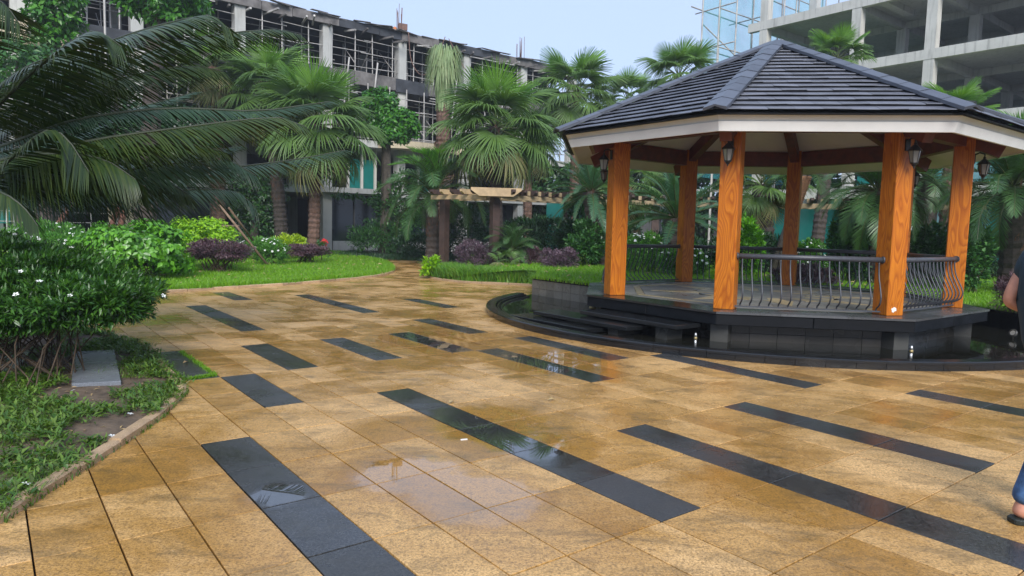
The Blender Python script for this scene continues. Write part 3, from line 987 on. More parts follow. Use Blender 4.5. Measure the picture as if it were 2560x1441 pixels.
# roof: deck, tiles laid in courses, ridge tiles along the hips
RQ = 3.905
md = MB(); octa(md, [(RQ - 0.06, ZT - 0.012), (RQ - 0.06, ZT + 0.005), (0.02, ZA - 0.045)]); octa(md, [(RT - 0.1, ZT - 0.01), (RQ - 0.06, ZT - 0.012)])
roof = md.build('roof', M_DECK, GZ)
C22, T22 = math.cos(PI / 8), math.tan(PI / 8)
Q0 = RQ * C22
Z0 = ZT + 0.012
SL = (ZA - Z0) / Q0
NR = 18
rest = MB()
for k in range(8):
    am = ang(k) + PI / 8
    mdir = Vector((math.cos(am), math.sin(am), 0)); tdir = Vector((-mdir.y, mdir.x, 0))
    for i in range(NR):
        qa = Q0 * (1 - i / NR); qb = max(0.03, Q0 * (1 - (i + 1) / NR) - 0.02)
        ha, hb = qa * T22, qb * T22
        za, zb = Z0 + (Q0 - qa) * SL + 0.040, Z0 + (Q0 - qb) * SL + 0.003
        w = 0.33
        x = -ha - (0.165 if i % 2 else 0.02)
        while x < ha:
            x0, x1 = x + 0.0015, x + w - 0.0015
            x += w
            la, lb = max(x0, -ha), min(x1, ha)
            ua, ub = max(x0, -hb), min(x1, hb)
            if lb - la < 0.01: continue
            if ub < ua: ua = ub = (max(-hb, min(hb, (x0 + x1) / 2)))
            j1, j2 = random.uniform(-0.004, 0.004), random.uniform(-0.004, 0.004)
            dq = random.uniform(-0.006, 0.006)
            top = [mdir * (qa + dq) + tdir * la + Vector((0, 0, za + j1)), mdir * (qa + dq) + tdir * lb + Vector((0, 0, za + j2)), mdir * qb + tdir * ub + Vector((0, 0, zb)), mdir * qb + tdir * ua + Vector((0, 0, zb))]
            th = Vector((0, 0, -0.011))
            vs = top + [v + th for v in top]
            fs = [(0, 1, 2, 3), (7, 6, 5, 4), (0, 4, 5, 1), (1, 5, 6, 2), (2, 6, 7, 3), (3, 7, 4, 0)]
            if k in (0, 1, 2): MB().add(vs, fs).build('roof_tile', M_TILE, roof)
            else: rest.add(vs, fs)
rest.build('far_roof_tiles', M_TILE, roof, kind='stuff')
cap = MB()
cs = [(-0.148, -0.04), (0, 0.0), (0.148, -0.04), (0.148, -0.082), (0, -0.026), (-0.148, -0.082)]
vs = [(x_, y_, z_ + (0.005 if x_ > 0 else 0)) for x_ in (-0.19, 0.19) for (y_, z_) in cs]
cap.add(vs, [(0, 1, 7, 6), (1, 2, 8, 7), (2, 3, 9, 8), (3, 4, 10, 9), (4, 5, 11, 10), (5, 0, 6, 11), (5, 4, 3, 2, 1, 0), (6, 7, 8, 9, 10, 11)])
cap_me = cap.mesh('ridge_tile', M_RIDGE)
for k in range(8):
    out = gpt(1, k, 0); ed = Vector((-out.y, out.x, 0))
    pa, pb = gpt(3.97, k, ZT + 0.085), gpt(0.12, k, ZA + 0.055)
    L = (pb - pa).length; n = 11
    xd = (pa - pb).normalized(); zd = xd.cross(ed).normalized()
    if zd.z < 0: zd = -zd
    yd = zd.cross(xd)
    for i in range(n):
        c_ = pa.lerp(pb, (i + 0.5) / n) + zd * (0.0 + random.uniform(-0.002, 0.003))
        o = link('ridge_tile', cap_me, roof)
        M = Matrix(((xd.x, yd.x, zd.x, c_.x), (xd.y, yd.y, zd.y, c_.y), (xd.z, yd.z, zd.z, c_.z), (0, 0, 0, 1)))
        o.matrix_local = M @ Matrix.Diagonal((1.0, 1.0, 1, 1)) if True else M
m = MB().lathe([(0.30, ZA - 0.055), (0.16, ZA + 0.03), (0.02, ZA + 0.085)], 8, phase=GZ_ROT, smooth=False); m.build('apex_cap', M_RIDGE, roof)
MB().tube([(0, 0, ZA + 0.07), (0, 0, ZA + 0.12)], 0.012, 6).build('apex_pin', M_LAMP, roof)

# railings with bellied balusters on seven sides (the side with the steps stays open)
bal_prof = [(0.0, 0.735), (0.005, 0.64), (0.03, 0.52), (0.085, 0.40), (0.135, 0.29), (0.145, 0.22), (0.115, 0.15), (0.045, 0.105), (0.008, 0.085), (0.0, 0.035)]
bp = catmull([(0, -p[0], p[1]) for p in bal_prof], 22)
bal_me = MB().tube([tuple(p) for p in bp], 0.0105, 6).mesh('baluster', M_IRON)
for k in (1, 2, 3, 4, 5, 6, 7):
    a_, b_ = gpt(2.90, k, GZ_Z), gpt(2.90, k + 1, GZ_Z)
    d_ = (b_ - a_).normalized(); L = (b_ - a_).length
    rl = empty('railing', a_, math.atan2(d_.y, d_.x), GZ)
    MB().tube([(0.10, 0, 0.755), (L - 0.10, 0, 0.755)], 0.037, 10).build('handrail', M_IRON, rl)
    for xx in (0.145, L - 0.145):
        MB().tube([(xx - 0.012, 0, 0.755), (xx + 0.012, 0, 0.755)], 0.05, 12).build('rail_flange', M_IRON, rl)
    MB().beam((0.14, 0, 0.045), (L - 0.14, 0, 0.045), 0.03, 0.02).build('bottom_rail', M_IRON, rl)
    nb_ = 15
    for i in range(nb_):
        link('baluster', bal_me, rl, (0.14 + (L - 0.28) * (i + 0.6) / nb_, 0, 0))

# three floating granite steps on the open side
P0 = gpt(PR, 0, 0); dS = (gpt(PR, 1, 0) - P0).normalized(); nS = Vector((-0.793, -0.609, 0))
for z_, d0, d1, n0, n1 in ((0.275, 0.35, 2.25, -0.08, 0.48), (0.195, -0.45, 1.62, 0.24, 0.78), (0.115, -0.75, 1.12, 0.56, 1.06)):
    q_ = [P0 + dS * d0 + nS * n0, P0 + dS * d1 + nS * n0, P0 + dS * d1 + nS * n1, P0 + dS * d0 + nS * n1]
    MB().prism(q_, z_ - 0.06, z_).build('step', M_BASALT, GZ, bevel=0.005)
    for dd in (d0 + 0.25, d1 - 0.35):
        MB().box(tuple((P0 + dS * dd + nS * ((n0 + n1) / 2)).xy) + ((z_ - 0.06) / 2 - 0.01,), (0.2, 0.34, z_ - 0.06 + 0.0), math.atan2(dS.y, dS.x)).build('step_pier', M_WALLTILE, GZ)

# wall lanterns
LW = []
lm = {}
plate = MB().box((-0.0, 0, 0.10), (0.02, 0.075, 0.15)); plate.tube([(0.0, 0, 0.16), (0.06, 0, 0.19), (0.125, 0, 0.165), (0.125, 0, 0.10)], 0.012, 6)
top = MB(); top.lathe([(0.012, 0.10), (0.03, 0.085), (0.085, 0.03), (0.098, 0.012), (0.09, 0.008)], 6, (0.125, 0, 0), smooth=False); top.lathe([(0.018, 0.10), (0.022, 0.112), (0.006, 0.13)], 6, (0.125, 0, 0))
glass = MB().lathe([(0.075, 0.012), (0.045, -0.145)], 6, (0.125, 0, 0), smooth=False)
frame = MB()
for i in range(6):
    t = 2 * PI * i / 6
    frame.tube([(0.125 + 0.078 * math.cos(t), 0.078 * math.sin(t), 0.012), (0.125 + 0.047 * math.cos(t), 0.047 * math.sin(t), -0.148)], 0.005, 4)
frame.lathe([(0.02, -0.19), (0.035, -0.165), (0.055, -0.15), (0.052, -0.14)], 6, (0.125, 0, 0)); frame.lathe([(0.004, -0.22), (0.012, -0.2), (0.008, -0.18)], 6, (0.125, 0, 0))
lmesh = [('back_plate', plate.mesh('back_plate', M_LAMP)), ('lamp_cap', top.mesh('lamp_cap', M_LAMP)), ('glass', glass.mesh('glass', M_GLASSL)), ('frame', frame.mesh('frame', M_LAMP))]
LN = {0: 'wall lantern on the leftmost front column of the gazebo, facing left', 1: 'wall lantern facing the camera on the front column left of the long railing',
      2: 'wall lantern on the column with the chipped white patch at its foot', 3: 'wall lantern on the rightmost column, hanging clear against the palms',
      4: 'wall lantern half hidden behind the column with the chipped patch', 5: 'wall lantern on the far right column at the back of the gazebo',
      6: 'wall lantern on the far left column at the back of the gazebo', 7: 'small lantern just left of and behind the leftmost front column'}
for k in range(8):
    w_ = gpt(2.842 + 0.145, k, 0) + Vector((gx, gy, 2.67))
    t_ = tag(empty('wall_lantern', w_, ang(k)), LN[k], 'lantern', 'black wall lanterns on the gazebo columns')
    for nm, me in lmesh: link(nm, me, t_)

# fountain nozzles and pool fittings
for (x_, y_), lab in zip(((2.497, 9.289), (5.047, 8.646)), ('short silver fountain nozzle in front of the middle gazebo pier', 'short silver fountain nozzle at the right end of the pool front')):
    t_ = tag(empty('fountain_nozzle', (x_, y_, 0.0)), lab, 'fountain nozzle', 'silver fountain nozzles in the pool')
    MB().tube([(0, 0, 0), (0, 0, 0.10)], 0.017, 10).build('pipe', M_STEEL, t_)
    MB().tube([(0, 0, 0.10), (0, 0, 0.135)], 0.024, 6).build('collar', M_BRASS, t_)
    MB().tube([(0, 0, 0.135), (0, 0, 0.19)], [0.02, 0.012], 10).build('tip', M_STEEL, t_)
fx = gp(1482, 768, 0.22)
t_ = tag(empty('fountain_nozzle', (fx.x, fx.y, 0.03)), 'tall brass fountain nozzle by the left corner of the gazebo platform', 'fountain nozzle')
MB().tube([(0, 0, 0), (0, 0, 0.16)], 0.03, 10).build('pipe', M_WALLTILE, t_)
MB().tube([(0, 0, 0.16), (0, 0, 0.20)], 0.062, 12).build('flange', M_BRASS, t_)
MB().tube([(0, 0, 0.2), (0, 0, 0.30), (0, 0, 0.42)], [0.028, 0.02, 0.013], 8).build('tip', M_STEEL, t_)
sp = gp(2532, 846, 0.04)
t_ = tag(empty('pool_spotlight', (sp.x, sp.y, 0.03), math.radians(200)), 'small round underwater spotlight tilted up in the pool at the right edge', 'spotlight')
M_ = Matrix.Translation((0, 0, 0.09)) @ Matrix.Rotation(math.radians(62), 4, 'Y')
b_ = MB().lathe([(0.03, -0.05), (0.055, -0.02), (0.06, 0.02), (0.05, 0.02)], 14); b_.v = [tuple(M_ @ Vector(v)) for v in b_.v]; b_.build('housing', M_WALLTILE, t_)
b_ = MB().lathe([(0.001, 0.014), (0.040, 0.014)], 14); b_.v = [tuple(M_ @ Vector(v)) for v in b_.v]; b_.build('lens', M_GLASSL, t_)
MB().tube([(0, 0, 0), (0, 0, 0.07)], 0.012, 6).build('stem', M_WALLTILE, t_)

# ================================================================== UNFINISHED BUILDING (left), with shoring and formwork
U = Vector((0.774, 0.633, 0)); W = Vector((-0.633, 0.774, 0)); FP = Vector((-10.1, 38.0, 0))


def fp(t, s, z): return FP + U * t + W * s + Vector((0, 0, z))


RZ1 = math.atan2(U.y, U.x)
BL = tag(empty('unfinished_building', (0, 0, 0)), 'long unfinished concrete building of four storeys with dark shored upper floors, behind the palms', 'building')


def fbox(name, t0, t1, s0, s1, z0, z1, mat, parent, **kw):
    c = fp((t0 + t1) / 2, (s0 + s1) / 2, (z0 + z1) / 2)
    return MB().box(c, (abs(t1 - t0), abs(s1 - s0), z1 - z0), RZ1).build(name, mat, parent, **kw)


TL0, TR0 = -11.6, 18.5
fbox('floor_slab', -44, TR0, 0, 15, 3.12, 3.5, M_CONCW, BL)
fbox('floor_slab', -44, TR0, 0, 15, 5.85, 6.22, M_CONCW, BL)
fbox('floor_slab', TL0, TR0, 0.1, 15, 9.30, 9.55, M_FORM, BL)
fbox('roof_slab', TL0, TR0, 0.1, 15, 12.10, 12.35, M_FORM, BL)
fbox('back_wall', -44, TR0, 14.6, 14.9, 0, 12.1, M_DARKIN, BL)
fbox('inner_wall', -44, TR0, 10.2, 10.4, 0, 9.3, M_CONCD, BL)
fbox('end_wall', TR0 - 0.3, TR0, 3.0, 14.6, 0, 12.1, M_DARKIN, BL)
for i in range(-9, 5):
    t = 4.58 * i
    top = 12.1 if t > TL0 else 10.0
    for z0, z1 in ((-0.1, 3.12), (3.5, 5.85), (6.22, 9.3), (9.55, top)):
        if z1 <= z0: continue
        fbox('column', t - 0.26, t + 0.26, 0.12, 0.62, z0, z1, M_CONCW if (z0 < 5 or z0 > 9) else M_CONC, BL)
        if i % 1 == 0: fbox('inner_column', t - 0.25, t + 0.25, 4.9, 5.4, z0, z1, M_CONCS, BL)
# dark formwork panels along the edge of the third slab and the roof, each a board of its own length
rr = random.Random(5)
for zc, hgt, t_start in ((9.52, 0.62, TL0), (12.32, 0.40, TL0)):
    t = t_start
    while t < TR0:
        L = rr.uniform(1.4, 2.6)
        fbox('formwork_panel', t, min(TR0, t + L - 0.03), -0.02 - rr.uniform(0, 0.05), 0.1, zc - hgt / 2 - rr.uniform(0, 0.08), zc + hgt / 2 + rr.uniform(0, 0.06), M_PLANK if rr.random() < 0.6 else M_FORM, BL)
        t += L
for i in range(46):                                                  # loose boards lying proud of the roof edge
    t = TL0 + rr.uniform(0, TR0 - TL0)
    L = rr.uniform(0.6, 1.6)
    a = fp(t, rr.uniform(-0.35, 0.1), 12.50 + rr.uniform(-0.03, 0.08)); b = fp(t + L, rr.uniform(-0.35, 0.1), 12.50 + rr.uniform(-0.03, 0.14))
    MB().beam(a, b, rr.uniform(0.12, 0.3), 0.03).build('roof_board', M_PLANK, BL)
for i in range(34):                                                  # outrigger joists poking out below the roof and third slab
    t = TL0 + (TR0 - TL0) * (i + rr.uniform(0.2, 0.8)) / 34
    z = 12.02 - rr.uniform(0, 0.12)
    MB().beam(fp(t, 0.4, z), fp(t + rr.uniform(-0.5, 0.5), -0.5 - rr.uniform(0, 0.4), z + rr.uniform(-0.15, 0.2)), 0.09, 0.09).build('joist', M_POLE if rr.random() < 0.4 else M_PLANK, BL)
for i in range(16):
    t = TL0 + (TR0 - TL0) * rr.random(); L = rr.uniform(1.0, 3.5)
    z = rr.choice((11.9, 9.05, 9.0))
    MB().beam(fp(t, -0.22, z), fp(t + L, -0.25, z + rr.uniform(-0.06, 0.06)), 0.09, 0.05).build('edge_batten', M_POLE, BL)
# ground and first floor on the visible bays: pale sill, dark glazing, mullions
for t0, t1 in ((0.35, 4.25), (-4.2, -0.35), (-8.8, -4.9), (4.95, 8.8), (9.5, 13.4)):
    fbox('window_sill', t0, t1, 0.16, 0.5, -0.05, 0.55, M_CONCW, BL)
    if t0 in (-4.2, 9.5): continue                                   # these two bays stand open
    w_ = fbox('window', t0, t1, 0.5, 0.54, 0.55, 3.12, M_GLASS, BL)
    for f in (0.0, 0.36, 0.72, 1.0):
        tt = t0 + (t1 - t0) * f
        fbox('mullion', tt - 0.04, tt + 0.04, 0.44, 0.5, 0.55, 3.12, M_CONCD, w_)
    w_ = fbox('window', t0 + 1.2, t1 - 1.0, 0.9, 0.94, 3.5, 5.2, M_NETG if t0 > 0 else M_GLASS, BL)
    for f in (0.0, 0.5, 1.0):
        tt = t0 + 1.2 + (t1 - t0 - 2.2) * f
        fbox('window_post', tt - 0.07, tt + 0.07, 0.78, 0.9, 3.5, 5.85, M_CONC, w_)
# curved balcony slabs on the second level
for tc, rad in ((5.6, 2.1), (9.4, 1.4), (-3.0, 1.6)):
    c = fp(tc, 0.0, 0)
    pts = [c + U * (rad * math.cos(a) * 1.25) - W * (rad * 0.62 * math.sin(a)) for a in np.linspace(0, PI, 18)]
    MB().prism([tuple(p) for p in pts], 5.84, 6.26).build('balcony_slab', M_CREAM, BL)
for tc, rad in ((1.8, 2.4),):
    c = fp(tc, 0.0, 0)
    pts = [c + U * (rad * math.cos(a)) - W * (0.55 * math.sin(a)) for a in np.linspace(0, PI, 14)]
    MB().prism([tuple(p) for p in pts], 3.20, 3.48).build('balcony_slab', M_CONCW, BL)
# low cream wing at the left end
fbox('wing_roof_slab', -44, -11.9, -0.2, 12, 10.75, 11.1, M_CREAM, BL)
fbox('cream_band', -44, -11.9, -0.12, 0.1, 8.6, 9.75, M_CREAM, BL)
fbox('wing_slab', -44, -11.9, 0.1, 12, 9.3, 9.55, M_CONCS, BL)
for t in (-13.4, -16.0, -18.6, -21.5, -25, -29):
    fbox('wing_pier', t - 0.45, t + 0.45, -0.05, 0.4, 9.75, 10.75, M_CONC, BL)
fbox('wing_wall', -44, -11.9, 2.2, 2.4, 6.2, 10.75, M_DARKIN, BL)
for t in (-12.9, -14.6, -16.2, -17.8, -19.6, -21.2, -23):
    fbox('pale_pier', t - 0.24, t + 0.24, -0.3, 0.1, -0.1, 3.1, M_CONCW, BL)
fbox('tan_wall_panel', -10.6, -9.0, -0.6, -0.4, 0, 2.7, M_CREAM, BL)

# shoring scaffold: every pole an object sharing one mesh
SCF = tag(empty('scaffolding', (0, 0, 0)), 'rusty steel shoring poles filling the two upper floors of the unfinished left building', 'scaffolding')
pole_me = MB().tube([(0, 0, -0.5), (0, 0, 0.5)], 1.0, 6).mesh('scaffold_pole', M_POLE)


def pole(a, b, r, parent, me=None, name='scaffold_pole'):
    a, b = Vector(a), Vector(b)
    d = b - a
    o = link(name, me or pole_me, parent)
    q = d.to_track_quat('Z', 'Y').to_matrix().to_4x4()
    o.matrix_local = Matrix.Translation((a + b) / 2) @ q @ Matrix.Diagonal((r, r, d.length, 1))
    return o


for zlo, zhi, srow in ((9.86, 12.08, (0.25, 1.6, 3.2)), (6.24, 9.28, (-0.25, 1.3))):
    for si, s in enumerate(srow):
        t = TL0 + 0.5
        while t < TR0 - 0.2:
            pole(fp(t, s, zlo), fp(t + rr.uniform(-0.05, 0.05), s, zhi), 0.034, SCF)
            if rr.random() < 0.5: pole(fp(t, s, zlo + rr.choice((0.5, 1.1, 1.7))), fp(t, s + 1.5, zlo + rr.choice((0.5, 1.1, 1.7))), 0.024, SCF)
            t += rr.uniform(1.0, 1.45)
        for lv in (0.35, 1.1, 1.85, 2.5):
            z = zlo + lv
            if z > zhi - 0.1: continue
            t = TL0 + rr.uniform(0, 1)
            while t < TR0 - 1:
                L = rr.uniform(3.6, 6.0)
                if rr.random() < 0.86: pole(fp(t, s - 0.04, z + rr.uniform(-0.12, 0.12)), fp(min(TR0, t + L), s - 0.04, z + rr.uniform(-0.12, 0.12)), 0.023, SCF)
                t += L * 0.92
for t in (-7.2, 0.6, 2.3, 7.6, 11.0):                                # a few long leaning props outside
    pole(fp(t, -0.5, 7.4), fp(t + 0.3, -0.6, 10.4), 0.05, SCF)
# slanting stair flight at the left end
STR = tag(empty('scaffold_stair', (0, 0, 0)), 'slanting steel scaffold stair climbing to the roof at the left end of the building', 'stair')
for s in (-0.9, -0.3):
    for dz in (0.0, 0.35):
        MB().beam(fp(-13.3, s, 8.9 + dz), fp(-10.6, s, 12.1 + dz), 0.07, 0.12).build('stringer', M_POLE, STR)
for i in range(12):
    f = i / 12
    MB().beam(fp(-13.3 + 2.7 * f, -0.9, 9.0 + 3.2 * f), fp(-13.3 + 2.7 * f, -0.3, 9.0 + 3.2 * f), 0.22, 0.04).build('tread', M_PLANK, STR)
for t in (-10.6, -11.6, -12.6):
    pole(fp(t, -0.9, 3), fp(t, -0.9, 12.6), 0.05, STR)
# starter bars on the roof
rust = simple('rusty_bar', (0.16, 0.09, 0.07), 0.8, 0.3, 9)
for t, n, h, lab in ((4.6, 9, 1.75, 'cluster of starter bars with a rusty box on the roof edge against the sky'), (13.6, 9, 1.7, 'thin cluster of starter bars near the right end of the roof')):
    r_ = tag(empty('rebar_cluster', fp(t, 0.4, 12.35)), lab, 'rebar')
    for i in range(n):
        x, y = rr.uniform(-0.28, 0.28), rr.uniform(-0.28, 0.28)
        MB().tube([(x, y, 0), (x + rr.uniform(-.05, .05), y + rr.uniform(-.05, .05), h * rr.uniform(0.7, 1.05))], 0.015, 4).build('bar', rust, r_)
    if n and t < 5:
        MB().box((0.1, 0, 0.55), (0.5, 0.3, 0.35), 0.5).build('rusty_box', rust, r_)
        MB().lathe([(0.02, 0.0), (0.16, 0.12), (0.19, 0.3), (0.05, 0.45)], 10, (-0.35, 0, 0.12)).build('orange_bundle', simple('orange_paint', (0.5, 0.17, 0.05), 0.7, 0.3, 8), r_)
rope = tag(empty('hanging_cable', fp(4.7, -0.3, 12.2)), 'loose cable hanging in a loop below the roof edge under the rusty box', 'cable')
MB().tube([tuple(p) for p in catmull([(0, 0, 0.3), (0.2, -0.1, -1.3), (0.8, -0.1, -2.1), (1.5, -0.1, -1.5), (2.1, 0, 0.1)], 24)], 0.025, 5).build('cable_loop', rust, rope)
MB().tube([(2.3, 0, 0.0), (3.2, -0.1, -1.6), (4.0, -0.1, -2.6)], 0.022, 5).build('cable_tail', rust, rope)

# teal debris net along the foot of the left end and a wire fence in front of it


def net(name, p0, p1, z0, z1, mat, label, amp=0.12, group=None, n=40, mz=14, cat='safety net'):
    p0, p1 = Vector((p0[0], p0[1], 0)), Vector((p1[0], p1[1], 0))
    d = p1 - p0; nv = Vector((-d.y, d.x, 0)).normalized()
    V = []
    ph = random.random() * 6
    for j in range(mz + 1):
        for i in range(n + 1):
            u, v = i / n, j / mz
            o = amp * (math.sin(u * 9 + ph + 2 * v) + 0.5 * math.sin(u * 23 + ph * 2 - 3 * v) + 0.6 * math.sin(v * 8 + u * 4))
            q = p0 + d * u + nv * o
            V.append((q.x, q.y, z0 + (z1 - z0) * v - 0.12 * abs(math.sin(u * 7 + ph)) * (1 if j in (0, mz) else 0)))
    Q = [(j * (n + 1) + i, j * (n + 1) + i + 1, (j + 1) * (n + 1) + i + 1, (j + 1) * (n + 1) + i) for j in range(mz) for i in range(n)]
    return tag(link(name, np_mesh(name, V, Q, mat, smooth=True)), label, cat, group)


net('debris_net', fp(-22, -1.6, 0).xy, fp(-14.2, -1.6, 0).xy, 1.3, 3.2, M_NETG, 'teal debris net stretched behind the trunks at the far left', 0.06)
WF = tag(empty('wire_fence', (0, 0, 0)), 'grey wire mesh fence in front of the pale piers at the far left', 'fence')
for i in range(12):
    t = -21 + i * 0.95
    pole(fp(t, -2.2, -0.1), fp(t, -2.2, 1.9), 0.025, WF, name='fence_post')
for z in (0.1, 0.5, 0.9, 1.3, 1.7):
    pole(fp(-21, -2.2, z), fp(-10.6, -2.2, z), 0.013, WF, name='fence_wire')

# ================================================================== CONCRETE FRAME (right)
PC = Vector((13.5, 42.0, 0)); U2 = Vector((0.62, -0.785, 0)).normalized(); W2 = Vector((0.785, 0.62, 0)).normalized()
RZ2 = math.atan2(U2.y, U2.x)


def rp(t, s, z): return PC + U2 * t + W2 * s + Vector((0, 0, z))


def rbox(name, t0, t1, s0, s1, z0, z1, mat, parent, **kw):
    return MB().box(rp((t0 + t1) / 2, (s0 + s1) / 2, (z0 + z1) / 2), (abs(t1 - t0), abs(s1 - s0), z1 - z0), RZ2).build(name, mat, parent, **kw)


BR = tag(empty('concrete_frame', (0, 0, 0)), 'bare grey concrete frame building without walls, towering behind the gazebo roof', 'building')
COLT = (1.0, 6.37, 10.0, 15.4, 20.8)
LEV = (4.15, 7.35, 10.55, 13.75, 16.95)
for li, z in enumerate(LEV):
    t0 = 0.0 if z > 13 else 6.1
    if z > 16: t0 = 6.1
    rbox('floor_slab', t0, 24, 0.32, 22, z - 0.16, z - 0.002, M_CONCS, BR)
    rbox('edge_beam', t0, 24, 0.0, 0.32, z - 0.48, z, M_CONC, BR)
    for t in COLT:
        if t < t0: continue
        rbox('cross_beam', t - 0.14, t + 0.14, 0.75, 22, z - 0.55, z - 0.165, M_CONCS, BR)
    for s in (5.5, 11, 16.5):
        rbox('inner_beam', t0 + 0.1, 24, s - 0.14, s + 0.14, z - 0.54, z - 0.168, M_CONCS, BR)
    for s in (11.4, 17.0, 21.5):                                     # pale upstands of the rooms behind
        rbox('upstand', 8, 24, s, s + 0.2, z, z + 0.55, M_CONC, BR)
for t in COLT:
    zz = [-0.1] + [z for z in LEV if (z > 13 if t < 6 else True) and not (t < 6 and z > 16)]
    for a, b in zip(zz, zz[1:] + ([20.5] if t < 6 else [19.5])):
        rbox('column', t - 0.24, t + 0.24, 0.02, 0.5, a, b - 0.48 if b < 19 else b, M_CONC, BR)
        for s in (5.5, 11, 16.5): rbox('inner_column', t - 0.24, t + 0.24, s - 0.24, s + 0.24, a, b - 0.5 if b < 19 else b, M_CONCS, BR)
for i in range(4):                                                   # slanted brace on the top floor, where the edge steps back
    pass
rbox('step_beam', 7.3, 7.75, 0.3, 3.5, 13.3, 13.72, M_CONC, BR)
# shed wall and turquoise nets closing the ground floors
for i, (t0, t1, z0, z1) in enumerate(((0.6, 6.0, 0.4, 3.4), (6.7, 9.8, 0.4, 3.5), (10.4, 15.2, 0.3, 3.4), (15.8, 20.4, 0.3, 3.3), (6.7, 15, 4.3, 6.6))):
    a, b = rp(t0, 0.55, 0), rp(t1, 0.55, 0)
    net('debris_net', a.xy, b.xy, z0, z1, M_NETG, ['teal net closing the first ground floor bay behind the middle columns of the gazebo', 'teal net seen left of the chipped column, behind the palm trunk',
        'teal net seen between the two right columns of the gazebo', 'teal net right of the last gazebo column, behind the date palm', 'teal net across the first upper floor above the pergola'][i], 0.05)
net('debris_net', (2.2, 47.5), (8.2, 46.5), 0.2, 3.6, M_NETG, 'teal net far behind the pergola left of the gazebo', 0.1)
HD = tag(empty('site_hoarding', (6, 50, 0)), 'pale site hoarding glimpsed far behind the dark shrubs', 'hoarding')
for i in range(16):
    MB().box((-9 + i * 1.6, 0, 2.0), (1.57, 0.08, 4.2)).build('hoarding_panel', M_CONCD if i % 3 else M_CONC, HD)
FB = tag(empty('low_wall', (0, 0, 0)), 'grey concrete band of the frame building seen just above the pergola', 'wall')
a_, b_ = rp(0.2, -0.35, 0), rp(22, -0.35, 0)
MB().beam((a_.x, a_.y, 3.75), (b_.x, b_.y, 3.75), 0.3, 0.55).build('band', M_CONC, FB)

# turquoise net on poles at the open end of the frame
NS = tag(empty('net_scaffold', (0, 0, 0)), 'pole scaffold hung with sky blue safety net at the left end of the concrete frame', 'scaffolding')
nets_p0, nets_p1 = rp(-2.0, -1.6, 0), rp(-2.0, 12, 0)
o = net('safety_net', nets_p0.xy, nets_p1.xy, 5, 24, M_NET, None, 0.10, n=50, mz=30)
o.parent = NS
del o['category']
for i in range(9):
    s = -1.6 + i * 1.7
    pole(rp(-2.08, s, 0), rp(-2.08, s, 24), 0.05, NS)
    pole(rp(-0.9, s, 0), rp(-0.9, s, 24), 0.045, NS)
for z in (4, 6.2, 8.4, 10.2, 12.4, 14.6, 16.8, 19):
    pole(rp(-2.14, -2.6, z + 0.12), rp(-2.14, 12, z), 0.045, NS)
    pole(rp(-0.96, -1.6, z), rp(-0.96, 12, z + 0.1), 0.04, NS)
    for s in (-1.6, 1.8, 5.2): pole(rp(-2.6, s, z), rp(0.2, s, z + 0.05), 0.04, NS)
pole(rp(-2.2, -1.5, 14.0), rp(-0.6, 2.0, 11.2), 0.045, NS)

# ================================================================== PERGOLA
PG = tag(empty('pergola', (0, 0, 0)), 'long timber pergola with cream beams and dark round ended rafters running behind the gazebo', 'pergola')
node = [at(1112, 492, 25.5), at(1238, 492, 24.0), at(1420, 503, 25.5), at(1640, 510, 26.0), at(1880, 512, 25.5), at(2110, 513, 24.5), at(2330, 512, 23.0), at(2440, 508, 22.0)]
ZP = 2.55
for i in range(len(node) - 1):
    a, b = node[i].copy(), node[i + 1].copy()
    a.z = b.z = ZP
    d = (b - a).normalized(); nn = Vector((-d.y, d.x, 0))
    beam_m = M_PERGC if i == 0 else M_PERGS
    for o_ in (-0.55, 0.55):
        MB().beam(a + nn * o_ - d * 0.1, b + nn * o_ + d * 0.1, 0.12, 0.15).build('beam', beam_m, PG)
    L = (b - a).length; n = max(2, int(L / 0.42))
    for j in range(n):
        c = a + d * (L * (j + 0.5) / n) + Vector((0, 0, 0.175))
        m = MB(); e = 0.95
        prof = [(-e, 0.085), (-e, -0.0), (-e + 0.12, -0.085), (e - 0.12, -0.085), (e, 0.0), (e, 0.085)]
        vs = []
        for w_ in (-0.055, 0.055):
            for x_, z_ in prof: vs.append(c + nn * x_ + d * w_ + Vector((0, 0, z_)))
        m.add(vs, [(0, 1, 2, 3, 4, 5), (11, 10, 9, 8, 7, 6)] + [(k, (k + 1) % 6, 6 + (k + 1) % 6, 6 + k) for k in range(6)])
        m.build('rafter', M_PERGD if i else (M_PERGC if j % 2 else M_PERGD), PG)
        if i: MB().beam(c - d * (L / n * 0.5 - 0.06) - nn * 0.62 + Vector((0, 0, -0.01)), c + d * 0.0 - d * 0.06 - nn * 0.62 + Vector((0, 0, -0.01)), 0.06, 0.15).build('spacer_block', M_PERGS, PG)
    for pt in ((a,) if i < len(node) - 2 else (a, b)):
        MB().box((pt.x, pt.y, ZP / 2 - 0.1), (0.26, 0.26, ZP + 0.2), math.atan2(d.y, d.x)).build('post', M_PERGD, PG)
# cream cross head on the corner post
c = node[1].copy(); c.z = ZP + 0.16
hd = MB(); e = 0.85
dv = Vector((1, 0.08, 0)).normalized()
vs = []
for w_ in (-0.16, 0.16):
    for x_, z_ in [(-e, 0.14), (-e, 0.06), (-e + 0.28, -0.14), (e - 0.28, -0.14), (e, 0.06), (e, 0.14)]:
        vs.append(c + dv * x_ + Vector((-dv.y, dv.x, 0)) * (w_ - 0.5) + Vector((0, 0, z_)))
hd.add(vs, [(0, 1, 2, 3, 4, 5), (11, 10, 9, 8, 7, 6)] + [(k, (k + 1) % 6, 6 + (k + 1) % 6, 6 + k) for k in range(6)])
hd.build('cross_head', M_PERGC, PG)

